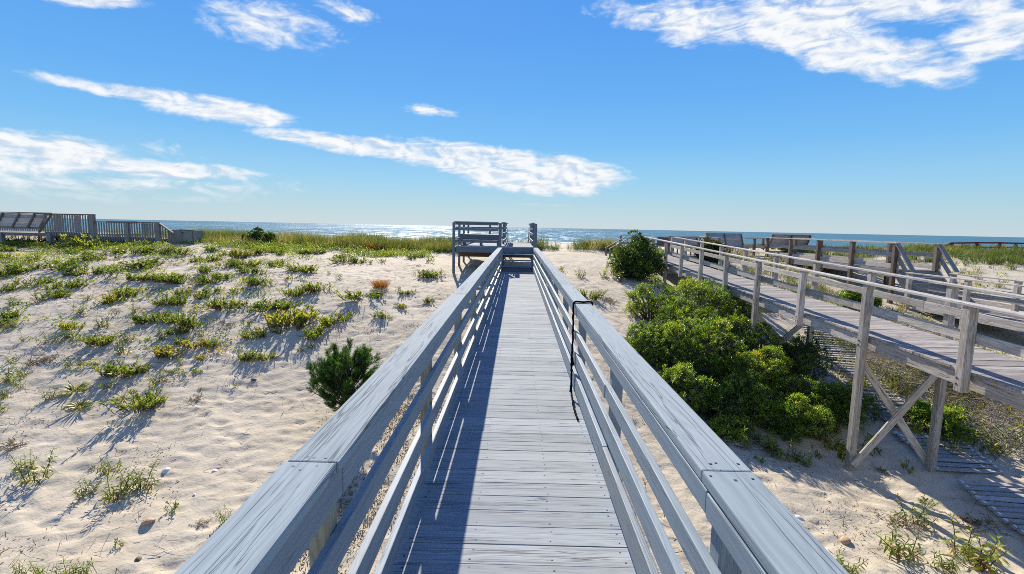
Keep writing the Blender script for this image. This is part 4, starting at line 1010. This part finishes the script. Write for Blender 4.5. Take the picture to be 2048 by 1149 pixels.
def place_plants():
    rows = []
    for s in PLANTS.split():
        x, y, w, k, px, py = s.split(','); rows.append((float(x), float(y), float(w), k, int(px), int(py)))
    left = [r for r in rows if r[0] < -.7]; right = [r for r in rows if r[0] >= -.7]
    rng = random.Random(11)
    def put(r, label, group):
        x, y, w, k, px, py = r
        fm, sm, wd = rng.choice(PROTO[k]); s = w / wd * (1.33 if k in 'dy' else 1.15)
        t = thing(NAME[k], label, {'t': 'sprig', 'b': 'dry tuft', 'r': 'dry tuft', 'v': 'vine'}.get(k, 'dune plant'), (x, y, zg(x, y) - .004), group)
        zs = s * rng.uniform(.85, 1.12)
        if k in 'd': zs = min(zs * .80, .95)
        if k in 'd' and py < 520: zs = min(zs, .85)
        if k == 'g': zs = max(zs, .75)
        t.rotation_euler = (rng.uniform(-.08, .08), rng.uniform(-.08, .08), rng.uniform(0, 6.28)); t.scale = (s, s, zs)
        for nm, me in (('foliage', fm), ('stems', sm)):
            if me: link(bpy.data.objects.new(nm, me), t)
    def size(r):
        k = r[3]; lo, hi = {'d': (.45, .75), 'g': (.28, .43), 't': (.18, .33), 'b': (.26, .45), 'y': (.35, .6)}.get(k, (0, 9)); return LOOK[k][0 if r[2] < lo else 2 if r[2] > hi else 1]
    def rowset(L, edges, where, group):
        for i, (a, b) in enumerate(zip(edges[:-1], edges[1:])):
            row = sorted([r for r in L if a <= r[5] < b], key=lambda r: r[4])
            for j, r in enumerate(row):
                put(r, f'{size(r)}, {ORD[j]} from left in the {ORD[i]} row {where}', group)
    rowset(left, [0, 499, 509, 519, 531, 545, 560, 578, 600, 625, 650, 680, 710, 750, 800, 900, 1010, 1300], 'below the picket deck', 'scattered plants on the dune left of the blue-grey boardwalk')
    rowset(right, [0, 545, 570, 620, 880, 905, 935, 1000, 1070, 1300], 'right of the blue-grey boardwalk', 'scattered plants on the sand right of the blue-grey boardwalk')
place_plants()

# ---------------------------------------------------------------- bayberry shrubs
def shrub(name, label, x, y, rx, ry, h, seed, n, mat=SHRUBLEAF, ll=.062, lw=.024, mean=.45, group=None, cat='shrub', sink=.0, dens=2.2, lobes=11):
    rng = np.random.default_rng(seed); r_ = random.Random(seed)
    z0 = zg(x, y); t = thing(name, label, cat, (x, y, z0 - sink), group)
    # lobes (sub-crowns) inside an uneven dome
    C = []; Rr = []
    lobes = int(lobes * 1.7)
    for k in range(lobes):
        a = rng.uniform(0, 2 * math.pi) if k else 0; r = math.sqrt((k + .3) / lobes) * .80; a = k * 2.4 + rng.uniform(-.4, .4)
        top = h * math.sqrt(max(.05, 1 - r * r)) * rng.uniform(.66, 1.12)
        R0 = rng.uniform(.22, .36) * min(rx, ry, h * 1.05); R0 = max(R0, .15)
        zz = max(top - R0 * .85, R0 * .55); C.append((rx * r * math.cos(a), ry * r * math.sin(a), zz)); Rr.append(R0)
        if zz > R0 * 1.5: C.append((rx * r * 1.04 * math.cos(a), ry * r * 1.04 * math.sin(a), zz * .42)); Rr.append(R0 * .95)
    C = np.array(C); Rr = np.array(Rr); lobes = len(C); n = int(n * dens)
    tot = Rr ** 2; pick = rng.choice(lobes, n, p=tot / tot.sum())
    dirs = unit(rng.normal(0, 1, (n, 3)) + np.array([0, 0, .45])); stray = np.where(rng.random(n) < .10, rng.uniform(1.05, 1.55, n), 1.); rad = stray * Rr[pick] * (1.06 - .34 * rng.random(n) ** 2.0)
    tip = C[pick] + dirs * rad[:, None] * np.array([1, 1, .9]); bumpy = vnoise(tip[:, 0] * 6 + seed, tip[:, 1] * 6 + tip[:, 2] * 5, seed)
    keep = (bumpy > .2) & (vnoise(tip[:, 0] * 2.6 + seed * 3, tip[:, 1] * 2.6 + tip[:, 2] * 2.2, seed + 9) > .15) & (tip[:, 2] > -.02); tip = tip[keep]; dirs = dirs[keep]; pk = pick[keep]; n = len(tip)
    per = 13
    P = np.repeat(tip, per, 0) + rng.normal(0, .022, (n * per, 3)); Dm = np.repeat(dirs, per, 0) * .75 + unit(rng.normal(0, 1, (n * per, 3))) + np.array([0, 0, .5])
    L = ll * rng.uniform(.6, 1.25, n * per); W = lw * rng.uniform(.7, 1.25, n * per)
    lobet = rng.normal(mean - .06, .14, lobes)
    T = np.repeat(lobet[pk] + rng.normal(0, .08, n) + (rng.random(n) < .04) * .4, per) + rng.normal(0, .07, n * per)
    V, F = quads(P, Dm, L, W, rng, .1)
    mesh_obj('foliage', V, F, mat, t, tint=np.clip(np.repeat(T, 4), 0, 1))
    st = Acc()
    for k in range(lobes):
        b = Vector((C[k][0] * .25, C[k][1] * .25, -.05)); c = Vector(C[k]); md = b.lerp(c, .5) + Vector((r_.uniform(-.08, .08), r_.uniform(-.08, .08), .03))
        st.add(tube([b, md, c], [.022, .016, .010], 5))
        idx = np.where(pk == k)[0][:26]
        for q in idx:
            p = Vector(tip[q]); mid = c.lerp(p, .5) + Vector((r_.uniform(-.04, .04), r_.uniform(-.04, .04), -.02)); st.add(tube([c, mid, p], [.007, .005, .003], 3))
    for q in range(int(10 + 12 * rx)):            # dead twigs poking out of the crown
        k = r_.randrange(lobes); a = r_.uniform(0, 6.28); d = Vector((math.cos(a), math.sin(a), r_.uniform(.2, 1.2))).normalized(); b = Vector(C[k])
        st.add(tube(curve_stem(b + d * Rr[k] * .5, d, Rr[k] * .5 + r_.uniform(.08, .24), .02, 3, r_), [.006, .005, .004, .002], 3))
    mesh_obj('branches', st.V, st.F, BARK, t, smooth=True)
    return t
G = 'green bayberry shrubs between the two boardwalks'
shrub('bayberry_shrub', 'airy pale green shrub at the sand edge, farthest of the thicket between the boardwalks', 4.45, 16.3, 0.90, 0.7, 1.30, 1, 330, mean=.72, group=G, lobes=9)
shrub('bayberry_shrub', 'broad bright shrub pressed against the grey boardwalk side at the top of the thicket', 5.65, 15.6, 1.40, 1.25, 1.85, 2, 1000, mean=.62, group=G, lobes=15)
shrub('bayberry_shrub', 'rounded shrub reaching leftmost toward the blue-grey railing over open sand', 3.75, 12.9, 1.06, 0.90, 1.13, 3, 680, mean=.58, group=G)
shrub('bayberry_shrub', 'large domed dark green shrub in the middle of the thicket', 4.75, 12.6, 1.18, 1.06, 1.46, 4, 950, mean=.56, group=G, lobes=14)
shrub('bayberry_shrub', 'low shrub whose side hides behind the right blue-grey railing', 3.75, 11.00, 0.84, 0.73, 0.82, 5, 520, mean=.5, group=G)
shrub('bayberry_shrub', 'light green flat-topped shrub just left of the second braced leg pair', 6.15, 12.2, 0.90, 0.73, 1.08, 6, 560, mean=.6, group=G)
shrub('bayberry_shrub', 'dense green shrub in front of the flat-topped pale one', 5.3, 11.20, 0.90, 0.78, 0.88, 7, 620, mean=.5, group=G)
shrub('bayberry_shrub', 'bright green shrub closest to the nearest cross-braced leg', 6.05, 10.60, 0.95, 0.73, 0.72, 8, 760, mean=.65, group=G)
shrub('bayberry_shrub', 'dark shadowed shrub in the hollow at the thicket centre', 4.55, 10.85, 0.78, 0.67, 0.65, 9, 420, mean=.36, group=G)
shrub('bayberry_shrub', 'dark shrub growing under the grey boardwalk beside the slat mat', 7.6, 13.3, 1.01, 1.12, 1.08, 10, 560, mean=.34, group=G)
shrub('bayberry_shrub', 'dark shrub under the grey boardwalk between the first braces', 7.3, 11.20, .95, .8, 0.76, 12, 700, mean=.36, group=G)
shrub('bayberry_shrub', 'tall leafy shrub filling the gap below the broad bright shrub at thicket top', 5.0, 14.2, 1.15, .95, 1.5, 31, 800, mean=.65, group=G, lobes=13)
shrub('bayberry_shrub', 'leafy shrub against the third braced leg pair with shaded base', 6.35, 13.7, .95, .9, 1.25, 32, 620, mean=.55, group=G, lobes=12)
shrub('bayberry_shrub', 'ragged shrub between the large domed shrub and the flat-topped pale one', 5.55, 12.0, .8, .7, 1.15, 33, 520, mean=.66, group=G, lobes=10)
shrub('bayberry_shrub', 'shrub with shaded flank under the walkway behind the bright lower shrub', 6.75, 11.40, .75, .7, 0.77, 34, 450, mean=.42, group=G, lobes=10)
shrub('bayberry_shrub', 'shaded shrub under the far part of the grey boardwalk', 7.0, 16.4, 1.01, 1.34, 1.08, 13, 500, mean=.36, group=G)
shrub('bayberry_shrub', 'small leafy shrub at the thicket foot near the blue-grey railing', 4.55, 10.05, 0.47, 0.39, 0.39, 14, 190, mean=.66, group=G, lobes=7)
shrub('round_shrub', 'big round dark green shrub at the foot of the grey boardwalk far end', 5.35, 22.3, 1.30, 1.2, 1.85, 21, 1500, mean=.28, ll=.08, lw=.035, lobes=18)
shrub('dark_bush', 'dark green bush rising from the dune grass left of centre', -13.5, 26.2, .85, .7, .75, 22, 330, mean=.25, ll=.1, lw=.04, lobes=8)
shrub('olive_bush', 'olive and russet bush in front of the leaning benches on the right', 9.75, 25.3, .95, .8, 1.45, 23, 620, mat=OLIVELEAF, mean=.55, ll=.09, lw=.04, lobes=10)
shrub('low_bush', 'yellow-green low bush beside the grey boardwalk under its far railing', 9.3, 10.7, .6, .9, .6, 24, 300, mean=.66, ll=.07, lw=.03, lobes=8)
shrub('low_bush', 'yellow-green low bush under the stairs of the stair walkway', 11.3, 13.2, .8, .7, .7, 25, 300, mean=.7, ll=.07, lw=.03, lobes=8)
shrub('low_bush', 'low dark bush at the base of the stair walkway upper posts', 12.8, 18.6, .8, .8, .7, 26, 300, mean=.45, ll=.08, lw=.035, lobes=8)

def pine():
    rng = random.Random(5); x, y = -3.30, 9.55; t = thing('pine_sapling', 'bushy dark green young pine growing against the left blue-grey railing', 'pine tree', (x, y, zg(x, y)))
    st = Acc(); tips = []
    st.add(tube([(0, 0, -.1), (.02, .01, .35), (0, .02, .7), (.03, 0, 1.0)], [.04, .034, .026, .015], 7))
    for k in range(105):
        h = rng.uniform(.06, 1.0); a = rng.uniform(0, 6.28); L = (1.02 - .42 * h) * rng.uniform(.55, 1.05)
        b = Vector((0, 0, h)); d = Vector((math.cos(a), math.sin(a) * .9, rng.uniform(.15, .55)))
        pts = curve_stem(b, d, L, .10, 5, rng); st.add(tube(pts, [.015, .013, .011, .009, .007, .005], 5))
        tips.append((pts[-1], (pts[-1] - pts[-2]).normalized()))
        for q in range(rng.randint(2, 4)):
            p, dd = along(pts, rng.uniform(.4, .95)); d2 = (dd + rv(rng, .6) * .8 + Vector((0, 0, .5))).normalized(); e = curve_stem(p, d2, rng.uniform(.1, .24), .12, 3, rng)
            st.add(tube(e, [.008, .007, .006, .004], 4)); tips.append((e[-1], (e[-1] - e[-2]).normalized()))
    for dx, dy, h in ((.38, .1, 1.28), (.1, 0, 1.22), (-.28, .1, 1.12), (.55, 0, 1.38), (-.5, 0, .95), (.2, .2, 1.1)):
        e = curve_stem((dx * .6, dy, h - .4), (dx * .3, 0, 1), .42, .05, 4, rng); st.add(tube(e, [.012, .01, .009, .007, .005], 5)); tips.append((e[-1], Vector((0, 0, 1)))); tips.append((e[-2], Vector((0, 0, 1))))
    P = []; D = []; T = []
    for p, d in tips:
        tm = rng.gauss(.45, .15)
        for k in range(110):
            u = rng.random(); a = rv(rng, 1.); s = a - d * a.dot(d)
            if s.length < .05: continue
            s.normalize(); P.append(p - d * (.13 * u) + d * .02); D.append(s * (.45 + .5 * u) + d * .75); T.append(tm + rng.gauss(0, .12) + .15 * (1 - u))
    n = len(P); V, F = quads(np.array([tuple(p) for p in P]), np.array([tuple(p) for p in D]), np.random.default_rng(1).uniform(.055, .095, n), np.full(n, .0042), np.random.default_rng(2), .08)
    mesh_obj('needles', V, F, NEEDLE, t, tint=np.clip(np.repeat(T, 4), 0, 1)); mesh_obj('branches', st.V, st.F, BARK, t, smooth=True)
pine()

# ---------------------------------------------------------------- beach grass, ground cover, brush, litter (stuff)
def grass(name, label, areas, seed, cat='grass'):
    """areas: (x0,x1,y0,y1,count,hmin,hmax,tint,lean,width)"""
    rng = np.random.default_rng(seed); PP = []; DD = []; LL = []; WW = []; TT = []
    for (x0, x1, y0, y1, n, h0, h1, tm, ln, w) in areas:
        nt_ = max(3, n // 16); cx = rng.uniform(x0, x1, nt_); cy = rng.uniform(y0, y1, nt_)
        k = vnoise(cx / 1.5, cy / 1.1, seed) + .35 * vnoise(cx / .5, cy / .5, seed + 1); ok = k > rng.uniform(.25, .75, nt_); cx = cx[ok]; cy = cy[ok]; m = len(cx)
        hm = rng.uniform(h0, h1, m) * (.6 + .8 * vnoise(cx / 2.3, cy / 2.3, seed + 3)); tt = rng.normal(tm, .12, m) + .6 * (vnoise(cx / 1.6, cy / 1.6, seed + 4) - .5)
        per = 18; a = rng.uniform(0, 6.28, (m, per)); r = .11 * np.sqrt(rng.random((m, per)))
        bx = (cx[:, None] + r * np.cos(a)).ravel(); by = (cy[:, None] + r * np.sin(a)).ravel()
        bz = ground(bx, by) - .03; o = rng.uniform(0, .6, m * per); a = a.ravel()
        PP.append(np.stack([bx, by, bz], 1)); DD.append(np.stack([np.cos(a) * o + ln, np.sin(a) * o * .6, np.ones(m * per)], 1))
        LL.append(np.repeat(hm, per) * rng.uniform(.55, 1.15, m * per)); WW.append(w * rng.uniform(.6, 1.3, m * per)); TT.append(np.repeat(tt, per) + rng.normal(0, .12, m * per))
    P, D, L, W, T = (np.concatenate(q) for q in (PP, DD, LL, WW, TT))
    V, F = leaves(P, D, L, W, .3, .05, rng)
    o = mesh_obj(name, V, F, GRASS, tint=np.clip(np.repeat(T, 6), 0, 1)); tag(o, label, cat, kind='stuff'); return o
grass('dune_grass', 'band of olive and tan beach grass along the dune crest', [
    (-19, -2.2, 26.4, 31.5, 26000, .3, .7, .52, .1, .017), (-19, -2.2, 26., 30, 5000, .45, .9, .8, .15, .011), (-19, -12, 24.6, 27.5, 2600, .4, .7, .85, -.25, .012), (-12, -2.3, 26.8, 28.5, 3600, .25, .5, .3, .1, .02),
    (-30, -19, 25, 31, 4500, .3, .65, .45, .1, .018), (1., 6.2, 28.8, 32, 6000, .35, .75, .48, .05, .017), (-2.2, .8, 28.5, 32, 2500, .25, .5, .5, 0, .018), (3.6, 5.6, 29, 31, 1500, .6, .95, .6, 0, .015)], 31)
grass('dune_grass', 'rough green and gold beach grass on the dunes behind the grey walkways', [
    (8.3, 14., 17.5, 25.8, 7000, .25, .6, .55, .1, .017), (16, 40, 24.5, 33, 36000, .28, .6, .42, -.05, .02), (16, 30, 20, 24.5, 2200, .2, .45, .6, 0, .018), (11, 14, 25.8, 33, 2500, .3, .6, .55, 0, .017), (17.6, 46, 31, 36, 7000, .2, .4, .7, 0, .022), (44, 75, 55, 62, 6000, .4, .7, .6, 0, .04), (40, 75, 34, 62, 12000, .4, .8, .45, 0, .035), (9.5, 13.8, 11.5, 17.5, 2600, .15, .4, .7, 0, .014), (8.7, 11.8, 9.6, 15.5, 2600, .15, .42, .85, .1, .011)], 32)
def cover(name, label, areas, seed, mat=LEAF, ll=.055, lw=.022, cat='ground cover'):
    rng = np.random.default_rng(seed); PP = []; TT = []; HH = []
    for (x0, x1, y0, y1, n, h, tm) in areas:
        m = n // 40; cx = rng.uniform(x0, x1, m); cy = rng.uniform(y0, y1, m); ok = vnoise(cx / 1.3, cy / .9, seed) > rng.uniform(.2, .7, m); cx = cx[ok]; cy = cy[ok]; m = len(cx)
        px = np.repeat(cx, 40) + rng.normal(0, .2, m * 40); py = np.repeat(cy, 40) + rng.normal(0, .16, m * 40); q = np.hypot(px - np.repeat(cx, 40), py - np.repeat(cy, 40))
        pz = ground(px, py) + h * np.repeat(rng.uniform(.4, 1.1, m), 40) * np.exp(-(q / .28) ** 2) * rng.uniform(.35, 1, m * 40)
        PP.append(np.stack([px, py, pz], 1)); TT.append(np.repeat(rng.normal(tm, .13, m), 40) + rng.normal(0, .1, m * 40))
    P = np.concatenate(PP); T = np.concatenate(TT); n = len(P)
    V, F = quads(P, rng.normal(0, 1, (n, 3)) + np.array([0, 0, .7]), ll * rng.uniform(.6, 1.3, n), lw * rng.uniform(.7, 1.3, n), rng)
    tag(mesh_obj(name, V, F, mat, tint=np.clip(np.repeat(T, 4), 0, 1)), label, cat, kind='stuff')
cover('ground_cover', 'low yellow-green leafy ground cover along the foot of the dune grass', [(-28, -15.5, 21.5, 25.6, 26000, .24, .6), (-15, -4.5, 23.6, 27.5, 30000, .32, .55), (-26, -9, 17.5, 22.5, 12000, .22, .58), (-18, -6, 10.5, 17.5, 5000, .12, .58)], 41, ll=.085, lw=.036)
cover('ground_cover', 'sparse low green growth on the sand around the grey walkways', [(16, 30, 17, 24, 5000, .22, .58), (9.7, 12.8, 10, 16, 12000, .42, .52), (8.6, 14, 10, 18, 4500, .2, .62), (9, 13.5, 18, 22, 3500, .25, .5)], 42, ll=.08, lw=.035)

def brush(name, label, areas, seed, mat=TWIG, kind='stuff', cat='dead brush', rad=(.002, .0045)):
    rng = random.Random(seed); acc = Acc()
    for (x0, x1, y0, y1, n, h, L) in areas:
        for i in range(n):
            x = rng.uniform(x0, x1); y = rng.uniform(y0, y1)
            if float(vnoise(np.array(x / .7), np.array(y / .7), seed)) < rng.uniform(.1, .6): continue
            z = float(ground(np.array(x), np.array(y))) + rng.uniform(0, h) ** 1.0
            a = rng.uniform(0, 6.28); pts = curve_stem((x, y, z), (math.cos(a), math.sin(a), rng.uniform(-.2, .5)), L * rng.uniform(.4, 1.2), -.03, 4, rng)
            r = rng.uniform(*rad); acc.add(tube(pts, [r, r, r * .8, r * .6, r * .4], 3))
    tag(mesh_obj(name, acc.V, acc.F, mat, smooth=True), label, cat, kind=kind)
brush('dead_brush', 'tangle of grey-brown dead twigs beneath and beyond the grey boardwalk', [(9.75, 12.6, 10.2, 16.5, 3000, .5, .85), (8.3, 8.7, 10.5, 13, 120, .2, .5), (9.9, 11.8, 8.4, 10.2, 420, .15, .45), (12, 14, 12, 18, 900, .2, .5), (4.0, 5.0, 9.5, 10.6, 250, .12, .3)], 51, mat=BRUSHT, rad=(.0025, .007))
brush('sand_litter', 'scattered dead twigs and stems lying on the dune sand', [(-12, -1.2, 4.5, 12, 1100, .02, .26), (-16, -1, 12, 22, 2600, .03, .32), (-24, -7, 11, 23, 4200, .05, .35), (1, 6.5, 5.2, 9.6, 500, .02, .26), (2, 6, 13, 24, 260, .02, .3), (-3.2, -.5, 4.2, 10, 1500, .03, .2), (6, 9, 5.5, 8.5, 200, .02, .3)], 52, cat='litter')
cover('leaf_litter', 'dry curled leaves and wrack scattered on the sand beside the boardwalk', [(-3.4, -.6, 4.2, 10.5, 22000, .05, .45), (-14, -2, 4.5, 15, 2600, .02, .4), (1, 6.5, 5, 10, 900, .02, .4), (8.6, 12, 9, 14, 1500, .05, .7)], 43, mat=DRY, ll=.045, lw=.018, cat='litter')
